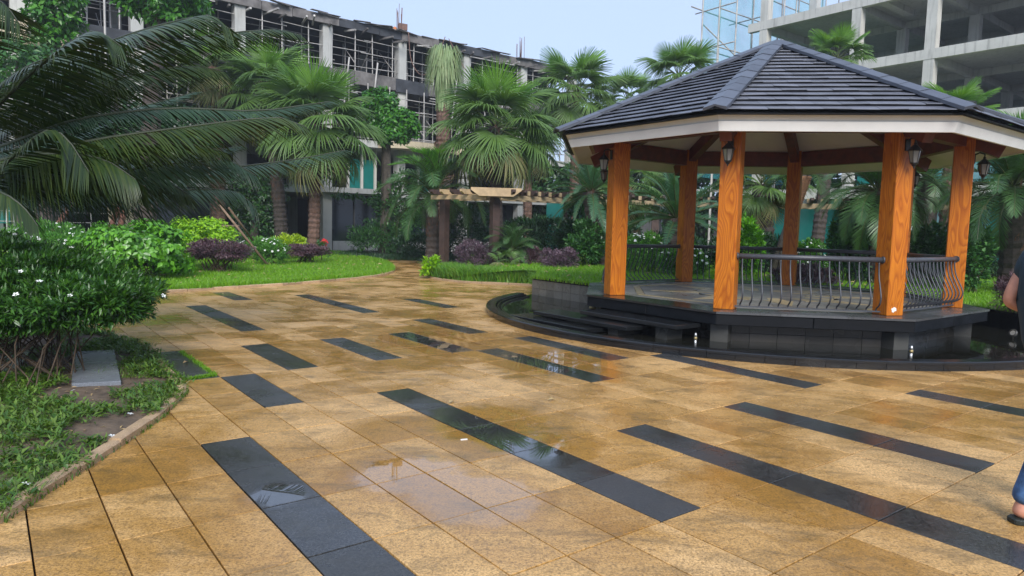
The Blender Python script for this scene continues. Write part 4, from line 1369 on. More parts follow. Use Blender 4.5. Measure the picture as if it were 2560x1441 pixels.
# ================================================================== PLANTS: generators
def unit(a): return a / np.maximum(1e-9, np.linalg.norm(a, axis=-1, keepdims=True))


def leaves(C, D, Nn, L, Wd, fold=0.18, droop=0.12):
    """folded leaf blades; returns V, Q for n leaves"""
    n = len(C)
    D = unit(D); S = unit(np.cross(D, Nn)); Nn = np.cross(S, D)
    L = np.broadcast_to(np.asarray(L, float), (n,))[:, None]; Wd = np.broadcast_to(np.asarray(Wd, float), (n,))[:, None]
    b = C
    mid = C + D * L * 0.5
    l = C + D * L * 0.45 + S * Wd * 0.5 + Nn * Wd * fold
    r = C + D * L * 0.45 - S * Wd * 0.5 + Nn * Wd * fold
    t = C + D * L - Nn * L * droop
    V = np.stack([b, l, t, r, mid], 1).reshape(-1, 3)
    i = np.arange(n)[:, None] * 5
    Q = np.concatenate([i + np.array([[0, 4, 2, 1]]), i + np.array([[0, 3, 2, 4]])], 0)
    return V, Q


def sphere_pts(n, zmin=-1.0):
    z = RNG.uniform(zmin, 1, n); t = RNG.uniform(0, 2 * PI, n)
    r = np.sqrt(np.maximum(0, 1 - z * z))
    return np.stack([r * np.cos(t), r * np.sin(t), z], 1)


def cloud(n, ctr, rad, L, Wd, clumps=40, rc=0.22, zmin=-0.6, fill=0.25, upb=0.35, lvar=0.35, rnd=0.7, face=0.0):
    """leaf cloud over an uneven ellipsoid made of clumps"""
    K = sphere_pts(clumps, zmin) * RNG.uniform(0.74, 1.02, (clumps, 1))
    k = RNG.integers(0, clumps, n)
    off = sphere_pts(n) * (RNG.uniform(0, 1, (n, 1)) ** 0.45) * rc
    p = K[k] + off
    inner = RNG.uniform(0, 1, n) < fill
    p[inner] = sphere_pts(inner.sum(), zmin) * (RNG.uniform(0.25, 0.9, (inner.sum(), 1)))
    rad = np.asarray(rad, float)
    C = np.asarray(ctr, float) + p * rad
    D = unit(unit(p / rad) * 0.8 + unit(off) * 0.5 + sphere_pts(n) * rnd + np.array([0, 0, upb]))
    Nn = unit(np.array([0, 0, 1.0]) + unit(p) * 0.5 + sphere_pts(n) * 0.6)
    if face > 0:
        o_ = unit(unit(p / rad) + 0.6 * unit(off) + np.array([0, 0, 0.35]) + sphere_pts(n) * 0.45)
        tdn = unit(np.cross(o_, sphere_pts(n)) + np.array([0, 0, -0.5]))
        D = unit(D * (1 - face) + tdn * face); Nn = o_
    Ls = L * RNG.uniform(1 - lvar, 1 + lvar, n)
    return leaves(C, D, Nn, Ls, Wd * RNG.uniform(0.75, 1.2, n))


def join_leaf(parts):
    V, Q, o = [], [], 0
    for v, q in parts:
        V.append(v); Q.append(q + o); o += len(v)
    return np.concatenate(V), np.concatenate(Q)


def flower_mesh(name, mat, r=0.022, n=5, up_=0.25):
    V, Q = [], []
    for i in range(n):
        t = 2 * PI * i / n
        c, s = math.cos(t), math.sin(t)
        for a, b, z in ((0.08, 0, 0), (0.62, 0.30, up_ * 0.6), (1.0, 0, up_ * 0.5), (0.62, -0.30, up_ * 0.6)):
            V.append(((a * c - b * s) * r, (a * s + b * c) * r, z * r))
        Q.append((4 * i, 4 * i + 3, 4 * i + 2, 4 * i + 1))
    return np_mesh(name, V, Q, mat)


FL_W = flower_mesh('white_flower', M_PETALW, 0.027)
FL_WF = flower_mesh('white_flower_cluster', M_PETALW, 0.04)
FL_Y = flower_mesh('yellow_flower', M_PETALY, 0.085, 5, 0.7)
FL_R = flower_mesh('red_bract', M_PETALR, 0.20, 7, 0.4)
FL_P = flower_mesh('salmon_bract', M_PETALP, 0.17, 7, 0.4)


def add_flowers(root, ctr, rad, n, me, zmin=-0.1, name='flower', front=True):
    k = 0
    rad = np.asarray(rad)
    tries = 0
    while k < n and tries < n * 8:
        tries += 1
        p = sphere_pts(1, zmin)[0]
        if front and p[1] > 0.35: continue
        q = np.asarray(ctr) + p * rad * random.uniform(0.97, 1.1)
        d = Vector(p / rad).normalized() * 0.8 + Vector((random.uniform(-.5, .5), random.uniform(-.8, .1), 0.6))
        o = link(name, me, root, tuple(q))
        o.rotation_euler = d.to_track_quat('Z', 'Y').to_euler()
        s = random.uniform(0.75, 1.2); o.scale = (s, s, s)
        k += 1


def stems(root, base, ctr, rad, n, r=0.012, name='stems', spread=0.35):
    m = MB()
    for i in range(n):
        t = random.uniform(0, 2 * PI)
        b = Vector((base[0] + random.uniform(-spread, spread) * rad[0], base[1] + random.uniform(-spread, spread) * rad[1], base[2]))
        rr_ = random.uniform(0.3, 0.85)
        e = Vector((ctr[0] + rad[0] * rr_ * math.cos(t), ctr[1] + rad[1] * rr_ * math.sin(t), ctr[2] + rad[2] * random.uniform(-0.3, 0.3)))
        mid = b.lerp(e, 0.5) + Vector((random.uniform(-.08, .08), random.uniform(-.08, .08), 0.06))
        m.tube([b, mid, e], [r, r * 0.8, r * 0.45], 5, caps=False)
        for _ in range(2):
            f = mid.lerp(e, random.uniform(0.2, 0.8)); g = f + Vector((random.uniform(-.25, .25), random.uniform(-.25, .25), random.uniform(0.08, 0.25))) * min(1, rad[0])
            m.tube([f, g], [r * 0.5, r * 0.3], 4, caps=False)
    return m.build(name, M_TWIG, root, kind='stuff')


def bush(name, label, cat, px0, px1, pt, pb, Y, mat, n, L, Wd, group=None, zbase=None, clumps=45, rc=0.24, fl=None, st=0, zmin=-0.75, ry=None, fill=0.3, upb=0.35, clearance=0.0, face=0.0):
    a, b = at(px0, (pt + pb) / 2, Y), at(px1, (pt + pb) / 2, Y)
    top, bot = at((px0 + px1) / 2, pt, Y).z, at((px0 + px1) / 2, pb, Y).z
    cx = (a.x + b.x) / 2; rx = (b.x - a.x) / 2
    zb = bot if zbase is None else zbase
    root = tag(empty(name, (cx, Y, zb)), label, cat, group)
    z0 = zb + clearance
    rz = (top - z0) / 2 * 1.02
    zc = (top + z0) / 2 - zb
    ry = ry or rx * 0.85
    V, Q = cloud(n, (0, 0, zc), (rx, ry, rz), L, Wd, clumps, rc, zmin, fill, upb, face=face)
    tag(link('foliage', np_mesh('foliage', V, Q, mat), root), kind='stuff')
    if st: stems(root, (0, 0, -0.02), (0, 0, zc), (rx, ry, rz), st, 0.012 if rx < 1.6 else 0.018)
    if fl:
        add_flowers(root, (0, 0, zc), (rx, ry, rz), fl[0], fl[1])
    return root


# ------------------------------------------------------------------ palms
def fan_leaf(R, lp, nseg, spread, droop, mats, seed):
    """palmate leaf: petiole along +X, pleated blade of many pointed segments"""
    rg = np.random.default_rng(seed)
    V, Q, mi = [], [], []
    st = np.array([0.03, 0.34, 0.58, 0.80, 1.0])
    half = spread / nseg / 2
    for i in range(nseg):
        a = -spread / 2 + spread * (i + 0.5) / nseg
        Ri = R * (0.80 + 0.20 * math.cos(a * 0.62)) * rg.uniform(0.94, 1.04)
        dr = droop * rg.uniform(0.7, 1.35)
        hw = np.array([0.6, 1.0, 0.86, 0.40, 0.04]) * half
        b = len(V)
        tw = rg.normal(0, 0.02)
        for k, s in enumerate(st):
            r = s * Ri
            sag = -dr * Ri * max(0, s - 0.3) ** 1.8 * 1.5
            for c, lift in ((-1, -0.012), (0, 0.018), (1, -0.012)):
                t = a + c * hw[k] + tw * s
                rr_ = r * (1 - (0.12 * dr * s * s))
                V.append((lp + rr_ * math.cos(t), rr_ * math.sin(t), sag + lift * R * (1 - 0.5 * s) + 0.10 * R * math.sin(s * 2) * abs(math.sin(a / 2)) * 0.6))
        for k in range(4):
            for c in range(2):
                o = b + k * 3 + c
                Q.append((o, o + 3, o + 4, o + 1)); mi.append(0)
    # petiole
    b = len(V)
    for x, r in ((0, 0.028), (lp * 0.5, 0.018), (lp + 0.05, 0.011)):
        for j in range(4):
            t = 2 * PI * j / 4 + 0.78
            V.append((x, r * math.cos(t) * R, r * math.sin(t) * R + 0.03 * math.sin(x / max(lp, 0.1) * 3)))
    for k in range(2):
        for j in range(4):
            q = (j + 1) % 4
            Q.append((b + k * 4 + j, b + k * 4 + q, b + k * 4 + 4 + q, b + k * 4 + 4 + j)); mi.append(1)
    return np_mesh('frond', V, Q, mats, midx=mi)


FANS = {}
for key, mat in (('mid', M_FAN), ('young', M_FANBRIGHT), ('old', M_FANOLD)):
    FANS[key] = [fan_leaf(1.0, 0.95, 44, math.radians(250 if key != 'young' else 190), {'mid': 0.5, 'young': 0.16, 'old': 0.6}[key], [mat, M_RACHIS], s) for s in (1, 2, 3, 4, 5)]
FANS['dead'] = [fan_leaf(0.8, 0.7, 16, math.radians(120), 0.9, [M_FANDEAD, M_FANDEAD], 9)]


def orient(d, roll=0.0):
    x = Vector(d).normalized()
    z0 = Vector((0, 0, 1))
    y = z0.cross(x)
    if y.length < 1e-3: y = Vector((0, 1, 0))
    y.normalize(); z = x.cross(y)
    M = Matrix(((x.x, y.x, z.x, 0), (x.y, y.y, z.y, 0), (x.z, y.z, z.z, 0), (0, 0, 0, 1)))
    return M @ Matrix.Rotation(roll, 4, 'X')


def palm_trunk(root, base, top, r, mat, boots=True, n=26):
    base, top = Vector(base), Vector(top)
    m = MB()
    pts, rad = [], []
    L = (top - base).length
    k = max(10, int(L / 0.11))
    for i in range(k + 1):
        f = i / k
        pts.append(base.lerp(top, f) + Vector((0.04 * math.sin(f * 5), 0.03 * math.cos(f * 4), 0)))
        rad.append(r * (1.18 - 0.25 * f) * (1.0 + (0.07 if i % 2 else -0.03)) * random.uniform(0.96, 1.04))
    m.tube(pts, rad, 10, smooth=False)
    m.build('trunk', mat, root)
    if boots:
        b = MB()
        nb_ = int(L * 38)
        for i in range(nb_):
            f = random.uniform(0.25, 1.0) ** 0.8; t = random.uniform(0, 2 * PI)
            p = base.lerp(top, f); o = Vector((math.cos(t), math.sin(t), 0))
            q = p + o * r * (1.12 - 0.2 * f)
            e = q + o * random.uniform(0.03, 0.10) + Vector((0, 0, random.uniform(0.06, 0.22)))
            s = Vector((-o.y, o.x, 0)) * random.uniform(0.02, 0.05)
            b.add([q - s - Vector((0, 0, .05)), q + s - Vector((0, 0, .05)), e], [(0, 1, 2)])
        b.build('leaf_bases', M_BOOT, root, kind='stuff')


def fan_palm(label, pxc, pyc, Y, R, base_px=None, n=30, r=0.22, young=5, old=6, dead=8, trunkmat=None, zb=0.05, emin=-62, boots=True, group='fan palms around the garden', seed=0, stretch=1.0):
    rg = random.Random(seed or int(pxc * 7 + pyc))
    c = at(pxc, pyc, Y)
    bx_ = at(base_px, 600, Y).x if base_px else c.x
    root = tag(empty('fan_palm', (bx_, Y, zb)), label, 'palm', group)
    off = Vector((c.x - bx_, 0, c.z - zb))
    palm_trunk(root, (0, 0, -0.1), off, r, trunkmat or M_TRUNK, boots)
    for i in range(n):
        f = (i + 0.5) / n
        e = math.radians(82 - (82 - emin) * f ** 0.85 + rg.uniform(-7, 7))
        a = i * 2.39996 + rg.uniform(-0.25, 0.25)
        key = 'young' if i < young else ('old' if i >= n - old else 'mid')
        me = rg.choice(FANS[key])
        s = R / 1.95 * rg.uniform(0.86, 1.1) * (0.72 if i < 2 else 1.0)
        d = (math.cos(e) * math.cos(a), math.cos(e) * math.sin(a), math.sin(e))
        o = link('frond', me, root)
        o.matrix_local = Matrix.Translation(off + Vector(d) * 0.08) @ orient(d, rg.uniform(-0.35, 0.35)) @ Matrix.Diagonal((s, s, s, 1))
    for i in range(dead):
        a = rg.uniform(0, 2 * PI); e = math.radians(rg.uniform(-86, -66))
        d = (math.cos(e) * math.cos(a), math.cos(e) * math.sin(a), math.sin(e))
        s = R / 2.1 * rg.uniform(0.7, 1.0)
        o = link('dead_frond', FANS['dead'][0], root)
        o.matrix_local = Matrix.Translation(off + Vector((d[0], d[1], 0)) * r * 2 - Vector((0, 0, 0.12))) @ orient(d, rg.uniform(-0.5, 0.5)) @ Matrix.Diagonal((s, s, s, 1))
    return root


def pinnate(P, n, ll, lw, theta, phi, droop, k, mats, seed=0, s0=0.14, rr_=(0.022, 0.006), prof=None, side=(1, 1), upv=(0, 0, 1), jitter=0.08, name='frond', miss=0.0, tip_ll=0.3):
    """feather leaf along control points P; leaflets in pairs with gravity droop"""
    rg = np.random.default_rng(seed + 17)
    m = 40
    C = catmull(P, m)
    seg = np.linalg.norm(np.diff(C, axis=0), axis=1); cum = np.r_[0, np.cumsum(seg)]; Ltot = cum[-1]
    s = np.linspace(s0, 0.995, n)
    def at_s(x): return np.stack([np.interp(x * Ltot, cum, C[:, i]) for i in range(3)], 1)
    p = at_s(s)
    T = unit(at_s(np.minimum(1, s + 0.01)) - at_s(np.maximum(0, s - 0.01)))
    upv = np.asarray(upv, float)
    if upv.ndim == 1: upv = np.broadcast_to(upv, T.shape)
    S = unit(np.cross(T, upv)); Nn = np.cross(S, T)
    Vs, Qs = [], []
    o = 0
    env = np.interp(s, [0, s0, 0.3, 0.6, 0.85, 1.0], [0.4, 0.55, 0.95, 1.0, 0.72, tip_ll]) if prof is None else np.interp(s, *prof)
    for sd, on in ((1, side[0]), (-1, side[1])):
        if not on: continue
        keep = rg.uniform(0, 1, n) > miss
        th = math.radians(theta) * np.interp(s, [0, 0.5, 1], [1.12, 1.0, 0.55]) * rg.normal(1, jitter, n)
        ph = math.radians(phi) + rg.normal(0, jitter * 1.2, n)
        d = (T * np.cos(th)[:, None] + (S * sd * np.cos(ph)[:, None] + Nn * np.sin(ph)[:, None]) * np.sin(th)[:, None])
        l = ll * env * rg.normal(1, 0.06, n) * on
        w = lw * np.interp(s, [0, 0.2, 0.7, 1], [0.7, 1, 1, 0.6])
        j = np.linspace(0, 1, k + 1)
        dr = droop * rg.normal(1, 0.15, n)
        pts = p[:, None, :] + d[:, None, :] * (l[:, None] * (j - 0.12 * dr[:, None] * j ** 2))[:, :, None]
        pts[:, :, 2] -= (dr[:, None] * l[:, None] * j[None, :] ** 1.9)
        dd = unit(np.gradient(pts, axis=1))
        wd = T[:, None, :] - (dd * T[:, None, :]).sum(-1, keepdims=True) * dd
        wd = unit(wd)
        wp = np.interp(j, [0, 0.25, 0.65, 1], [0.45, 1.0, 0.8, 0.08])
        hw = (w[:, None] * wp[None, :] * 0.5)[:, :, None]
        A = pts + wd * hw; B = pts - wd * hw
        A = A[keep]; B = B[keep]
        nn = len(A)
        V = np.stack([A, B], 2).reshape(-1, 3)
        base = (np.arange(nn) * (k + 1) * 2)[:, None, None] + (np.arange(k) * 2)[None, :, None]
        Q = (base + np.array([0, 1, 3, 2])[None, None, :]).reshape(-1, 4)
        Vs.append(V); Qs.append(Q + o); o += len(V)
    nl = sum(len(q) for q in Qs)
    # midrib
    mm = 14
    Cc = at_s(np.linspace(0, 1, mm)); Tt = unit(np.gradient(Cc, axis=0))
    Sx = unit(np.cross(Tt, np.broadcast_to(np.array([0.1, 0.2, 1.0]), Tt.shape))); Nx = np.cross(Sx, Tt)
    rad = np.linspace(rr_[0], rr_[1], mm)[:, None]
    ring = np.stack([Cc + (Sx * math.cos(t) + Nx * math.sin(t)) * rad for t in np.arange(5) * 2 * PI / 5], 1).reshape(-1, 3)
    i = np.arange(mm - 1)[:, None] * 5; jx = np.arange(5)[None, :]; jn = (jx + 1) % 5
    R_ = np.stack([i + jx, i + jn, i + 5 + jn, i + 5 + jx], -1).reshape(-1, 4) + o
    V = np.concatenate(Vs + [ring]); Q = np.concatenate(Qs + [R_])
    mi = np.r_[np.zeros(nl, int), np.ones(len(R_), int)]
    return np_mesh(name, V, Q, mats, midx=mi)


def pin_set(mat, n, ll, lw, th, ph, dr, k, curves, seed, rm=None):
    return [pinnate(P, n, ll, lw, th, ph, dr, k, [mat, rm or M_RACHIS], seed + i, rr_=(0.014, 0.004)) for i, P in enumerate(curves)]


ARCH = [[(0, 0, 0), (0.35, 0, 0.16), (0.72, 0.02, 0.16), (1.0, 0.05, -0.06)], [(0, 0, 0), (0.35, 0, 0.20), (0.70, -0.03, 0.17), (0.98, -0.06, -0.14)], [(0, 0, 0), (0.4, 0.0, 0.12), (0.75, 0.0, 0.08), (1.02, 0.0, -0.10)]]
STRT = [[(0, 0, 0), (0.35, 0, 0.05), (0.7, 0.01, 0.06), (1.0, 0.02, 0.0)], [(0, 0, 0), (0.35, 0, 0.08), (0.7, -0.02, 0.08), (1.0, -0.05, -0.04)]]
PH_MID = pin_set(M_PHOENIX, 66, 0.25, 0.0135, 52, 22, 0.18, 2, ARCH, 3)
PH_LT = pin_set(M_PHOENIXLT, 66, 0.25, 0.0135, 48, 28, 0.12, 2, ARCH, 8)
CYC = pin_set(M_CYCAD, 80, 0.145, 0.0115, 66, 24, 0.10, 2, STRT, 20)


def feather_palm(name, label, cat, pxc, pyc, Y, L, n, base_px=None, r=0.16, e_hi=78, e_lo=-45, sets=None, fresh=None, nfresh=0, zb=0.1, group=None, trunkmat=None, boots=True, seed=1):
    rg = random.Random(seed + int(pxc))
    c = at(pxc, pyc, Y)
    bx_ = at(base_px, 640, Y).x if base_px else c.x
    root = tag(empty(name, (bx_, Y, zb)), label, cat, group)
    off = Vector((c.x - bx_, 0, c.z - zb))
    palm_trunk(root, (0, 0, -0.1), off, r, trunkmat or M_TRUNKDK, boots)
    for i in range(n):
        f = (i + 0.5) / n
        e = math.radians(e_hi - (e_hi - e_lo) * f + rg.uniform(-6, 6)); a = i * 2.39996 + rg.uniform(-0.2, 0.2)
        me = rg.choice(fresh if (fresh and i < nfresh) else sets)
        s = L * rg.uniform(0.85, 1.1)
        d = (math.cos(e) * math.cos(a), math.cos(e) * math.sin(a), math.sin(e))
        o = link('frond', me, root)
        o.matrix_local = Matrix.Translation(off) @ orient(d, rg.uniform(-0.25, 0.25)) @ Matrix.Diagonal((s, s, s, 1))
    return root


def blades(n, poly, zf, h, w, mats, name, label=None, hvar=0.4, lean=0.5, ymin=0, dens=None, clump=None):
    """grass blades scattered over a polygon, as one object"""
    xs = [p[0] for p in poly]; ys = [p[1] for p in poly]
    X, Yc = [], []
    need = n
    while need > 0:
        x = RNG.uniform(max(min(xs), -22), min(max(xs), 16), need * 4); y = RNG.uniform(min(ys), min(max(ys), 37), need * 4)
        ok = in_poly(x, y, poly)
        # inside the camera's view, and denser near it
        ok &= (np.abs(x) < 0.80 * y + 1.0) & (RNG.uniform(0, 1, len(x)) < np.minimum(1, (11.0 / np.maximum(y, 3)) ** 1.2))
        if clump is not None: ok &= RNG.uniform(0, 1, len(x)) < clump(x, y)
        X.append(x[ok][:need]); Yc.append(y[ok][:need]); need -= len(X[-1])
    x = np.concatenate(X); y = np.concatenate(Yc); n = len(x)
    z = np.array([zf(a, b) for a, b in zip(x, y)])
    b = np.stack([x, y, z - 0.005], 1)
    t = RNG.uniform(0, 2 * PI, n)
    H = h * RNG.uniform(1 - hvar, 1 + hvar, n)
    s = np.stack([np.cos(t), np.sin(t), np.zeros(n)], 1) * (w * RNG.uniform(0.6, 1.3, n))[:, None]
    ln = np.stack([RNG.normal(0, lean, n), RNG.normal(0, lean, n), np.ones(n)], 1)
    tip = b + ln * H[:, None]
    V = np.stack([b - s, b + s, tip], 1).reshape(-1, 3)
    T = np.arange(n * 3).reshape(-1, 3)
    o = link(name, np_mesh(name, V, None, mats, T=T))
    return tag(o, label, kind='stuff')

# ================================================================== PLANTS: placement
# --- lawn blades, border grass, weeds
zl_l = lambda x, y: 0.045 + 0.06 * min(1, max(0, (y - 20) / 15)) + 0.012 * math.sin(x * 1.7) * math.sin(y * 1.3)
blades(85000, MID_LAWN, zl_l, 0.075, 0.010, M_BLADE, 'lawn_grass')
blades(70000, RIGHT_LAWN, zlawn, 0.075, 0.010, M_BLADE, 'lawn_grass')
zs = lambda x, y: 0.03 + 0.018 * math.sin(x * 3.1 + y) * math.sin(y * 2.7) + 0.012 * math.sin(x * 9 + y * 5)


def strip(curve, w0, w1, n, h, wd, mat, name, zf, side=1, lean=0.35, hv=0.35):
    """tall grass in a band along a curve"""
    P = np.array(curve)
    d = np.r_[0, np.cumsum(np.hypot(*(P[1:] - P[:-1]).T))]
    s = RNG.uniform(0, d[-1], n); o = RNG.uniform(w0, w1, n)
    x = np.interp(s, d, P[:, 0]); y = np.interp(s, d, P[:, 1])
    tx = np.interp(s + 0.05, d, P[:, 0]) - x; ty = np.interp(s + 0.05, d, P[:, 1]) - y
    l = np.hypot(tx, ty) + 1e-9
    x = x - ty / l * o * side; y = y + tx / l * o * side
    z = np.array([zf(a, b) for a, b in zip(x, y)])
    H = h * RNG.uniform(1 - hv, 1 + hv, n)
    t = RNG.uniform(0, 2 * PI, n)
    sv = np.stack([np.cos(t), np.sin(t), np.zeros(n)], 1) * wd * 0.5
    ln = np.stack([RNG.normal(0, lean, n), RNG.normal(0, lean, n), np.zeros(n)], 1)
    b = np.stack([x, y, z], 1)
    m1 = b + np.array([0, 0, 1]) * (H * 0.6)[:, None] + ln * (H * 0.35)[:, None]
    tp = b + np.array([0, 0, 1]) * (H * 0.88)[:, None] + ln * (H * 1.0)[:, None]
    V = np.stack([b - sv, b + sv, m1 + sv * 0.8, m1 - sv * 0.8, tp], 1).reshape(-1, 3)
    i = np.arange(n)[:, None] * 5
    return tag(link(name, np_mesh(name, V, i + np.array([[0, 1, 2, 3]]), mat, T=i + np.array([[3, 2, 4]]))), kind='stuff')


RB = [(0.50, 15.9), (0.60, 17.2), (0.66, 18.3)] + RIGHT_CURVE[1:30]
strip(RB, 0.02, 0.9, 15000, 0.42, 0.022, M_BORDER, 'border_grass', lambda x, y: 0.0, side=-1)
strip([(p[0] + 0.02, p[1]) for p in WALL_L[::-1]] + [(1.95, 13.7)], -0.25, 0.0, 500, 0.08, 0.01, M_BLADE, 'wall_top_grass', zlawn, side=1)
strip([(p[0], p[1]) for p in MID_CURVE if p[0] > -9 and p[1] < 30], 0.06, 0.35, 9000, 0.12, 0.012, M_BLADE, 'lawn_edge_grass', zl_l, side=1)
strip([p for p in NEAR_BED[:-2] if p[0] > -5], -0.02, 0.03, 700, 0.045, 0.008, M_WEED, 'joint_grass', lambda x, y: 0.0, side=1, lean=0.7)
# grass growing in the joints beside the old slab
jl = []
for (a, b) in (((455, 952), (540, 940)), ((452, 880), (540, 940)), ((378, 886), (455, 950))):
    A, B = gp(*a), gp(*b); jl.append([(A.x, A.y), ((A.x + B.x) / 2, (A.y + B.y) / 2), (B.x, B.y)])
for c in jl: strip(c, -0.025, 0.025, 420, 0.03, 0.007, M_BLADE, 'joint_grass', lambda x, y: 0.0, lean=0.9)

# weeds in the near bed: rosettes of small leaves and tufts
nt = 1750
tx = RNG.uniform(-6.5, -2.5, nt * 3); ty = RNG.uniform(2.2, 9.4, nt * 3)
clm = np.sin(tx * 3.3 + 1) * np.sin(ty * 2.9) + 0.6 * np.sin(tx * 7.1) * np.sin(ty * 6.3 + 2)
SLABS = ([(-3.90, 6.02), (-3.50, 6.2), (-4.45, 7.85), (-4.93, 7.65)], [(-5.1, 6.05), (-4.55, 6.3), (-5.25, 7.65), (-5.82, 7.4)])
ok = in_poly(tx, ty, NEAR_BED) & ~in_poly(tx, ty, SLABS[0]) & ~in_poly(tx, ty, SLABS[1]) & (clm > -0.36) & (np.abs(tx) < 0.80 * ty + 0.4)
tx, ty = tx[ok][:nt], ty[ok][:nt]
n_l = 15
c = np.stack([np.repeat(tx, n_l), np.repeat(ty, n_l), np.repeat([zs(a, b) for a, b in zip(tx, ty)], n_l) + 0.01], 1)
n = len(c)
t = RNG.uniform(0, 2 * PI, n); el = RNG.uniform(0.1, 1.1, n)
D = np.stack([np.cos(t) * np.cos(el), np.sin(t) * np.cos(el), np.sin(el)], 1)
c += np.stack([RNG.normal(0, 0.03, n), RNG.normal(0, 0.03, n), RNG.uniform(0, 0.03, n)], 1)
V, Q = leaves(c, D, np.tile([0, 0, 1.0], (n, 1)) + sphere_pts(n) * 0.3, RNG.uniform(0.02, 0.085, n), RNG.uniform(0.007, 0.026, n), droop=0.25)
tag(link('weeds', np_mesh('weeds', V, Q, M_WEED)), kind='stuff')
blades(9000, [p for p in NEAR_BED if p[0] > -7], zs, 0.055, 0.005, M_WEED, 'bed_grass', lean=0.7, clump=lambda x, y: (np.sin(x * 3.3 + 1) * np.sin(y * 2.9) > 0.1) * 1.0)
# dead leaf litter on the soil
n = 900
x = RNG.uniform(-5.5, -2.6, n); y = RNG.uniform(2.6, 8.6, n); ok = in_poly(x, y, NEAR_BED); x, y = x[ok], y[ok]; n = len(x)
t = RNG.uniform(0, 2 * PI, n)
V, Q = leaves(np.stack([x, y, np.array([zs(a, b) for a, b in zip(x, y)]) + 0.008], 1), np.stack([np.cos(t), np.sin(t), RNG.uniform(-.1, .2, n)], 1), np.tile([0, 0, 1.0], (n, 1)) + sphere_pts(n) * 0.4, RNG.uniform(0.03, 0.07, n), 0.016)
tag(link('leaf_litter', np_mesh('leaf_litter', V, Q, M_LITTER)), kind='stuff')
for (px, py), lab in zip([(183, 976), (325, 1035), (230, 1092), (205, 1013), (172, 1032), (100, 1058), (280, 1090), (66, 1210), (140, 1130), (400, 1020)],
                         ['fallen white flower closest to the front corner of the wet stone slab', 'brightest white flower fallen in the middle of the near bed', 'white flower fallen in the weeds, front of the bed middle',
                          'fallen white flower just in front of the stone slab on bare soil', 'fallen white flower on the soil below the bush stems', 'fallen white flower at the foot of the near bush, left',
                          'fallen white flower between the weeds near the kerb', 'lone fallen white flower near the bottom left of the bed', 'white flower fallen in the front left weeds of the bed', 'fallen white flower nearest the bend of the near kerb']):
    g = gp(px, py, 0.06)
    o = link('fallen_flower', FL_W, None, tuple(g), (random.uniform(-.4, .4), random.uniform(-.4, .4), random.uniform(0, 6)), (0.95,) * 3)
    tag(o, lab, 'flower', 'white flowers fallen on the near bed')

# yellowed leaves dropped on the lawns
for poly, zf in ((MID_LAWN, zl_l), (RIGHT_LAWN, zlawn)):
    n = 1600
    x = RNG.uniform(-14, 9, n); y = RNG.uniform(13.5, 30, n); ok = in_poly(x, y, poly); x, y = x[ok][:260], y[ok][:260]; n = len(x)
    t = RNG.uniform(0, 2 * PI, n)
    V, Q = leaves(np.stack([x, y, np.array([zf(a, b) for a, b in zip(x, y)]) + 0.06], 1), np.stack([np.cos(t), np.sin(t), RNG.uniform(-.2, .3, n)], 1), np.tile([0, -0.3, 1.0], (n, 1)) + sphere_pts(n) * 0.4, RNG.uniform(0.08, 0.16, n), 0.05)
    tag(link('lawn_leaf_litter', np_mesh('lawn_leaf_litter', V, Q, M_LITTER)), kind='stuff')
# stepping slabs in the near bed
for poly, lab in (([(-3.93, 6.12), (-3.57, 6.27), (-4.50, 7.78), (-4.86, 7.6)], 'grey wet stone slab lying in the bed under the right side of the white flowered bush'),
                  ([(-5.05, 6.15), (-4.62, 6.34), (-5.3, 7.55), (-5.75, 7.35)], 'grey stone slab at the far left edge, behind the bush stems')):
    tag(MB().prism(poly, 0.0, 0.055).build('stone_slab', M_SLAB, None, bevel=0.004), lab, 'slab', 'stone slabs in the near bed')

# --- near white flowered bush
root = tag(empty('jasmine_bush', (-4.9, 6.7, 0.03)), 'big dark green bush dotted with white star flowers in the near left corner bed', 'bush')
parts = []
for (cx, cy, cz, rx, ry, rz, n_) in ((-0.55, 0.2, 0.86, 1.45, 1.1, 0.46, 26000), (0.50, 0.0, 0.72, 0.95, 0.8, 0.30, 16000), (0.80, -0.05, 0.65, 0.54, 0.55, 0.22, 7500), (-0.35, -0.35, 0.60, 1.15, 0.7, 0.30, 11000), (0.45, -0.1, 0.60, 0.8, 0.6, 0.22, 6000)):
    parts.append(cloud(n_, (cx, cy, cz), (rx, ry, rz), 0.068, 0.020, 170, 0.13, -0.42, 0.22, 0.25, 0.4, 0.75))
V, Q = join_leaf(parts)
tag(link('foliage', np_mesh('foliage', V, Q, M_JASMINE), root), kind='stuff')
stems(root, (-0.05, -0.35, -0.02), (0.1, -0.1, 0.66), (1.15, 0.7, 0.3), 120, 0.0075, spread=0.75)
for cc, rr2, k in (((-0.55, 0.2, 0.86), (1.45, 1.1, 0.46), 15), ((0.50, 0, 0.72), (0.95, 0.8, 0.30), 12), ((0.80, -0.05, 0.65), (0.54, 0.55, 0.22), 5)):
    add_flowers(root, cc, rr2, k, FL_W, -0.1)

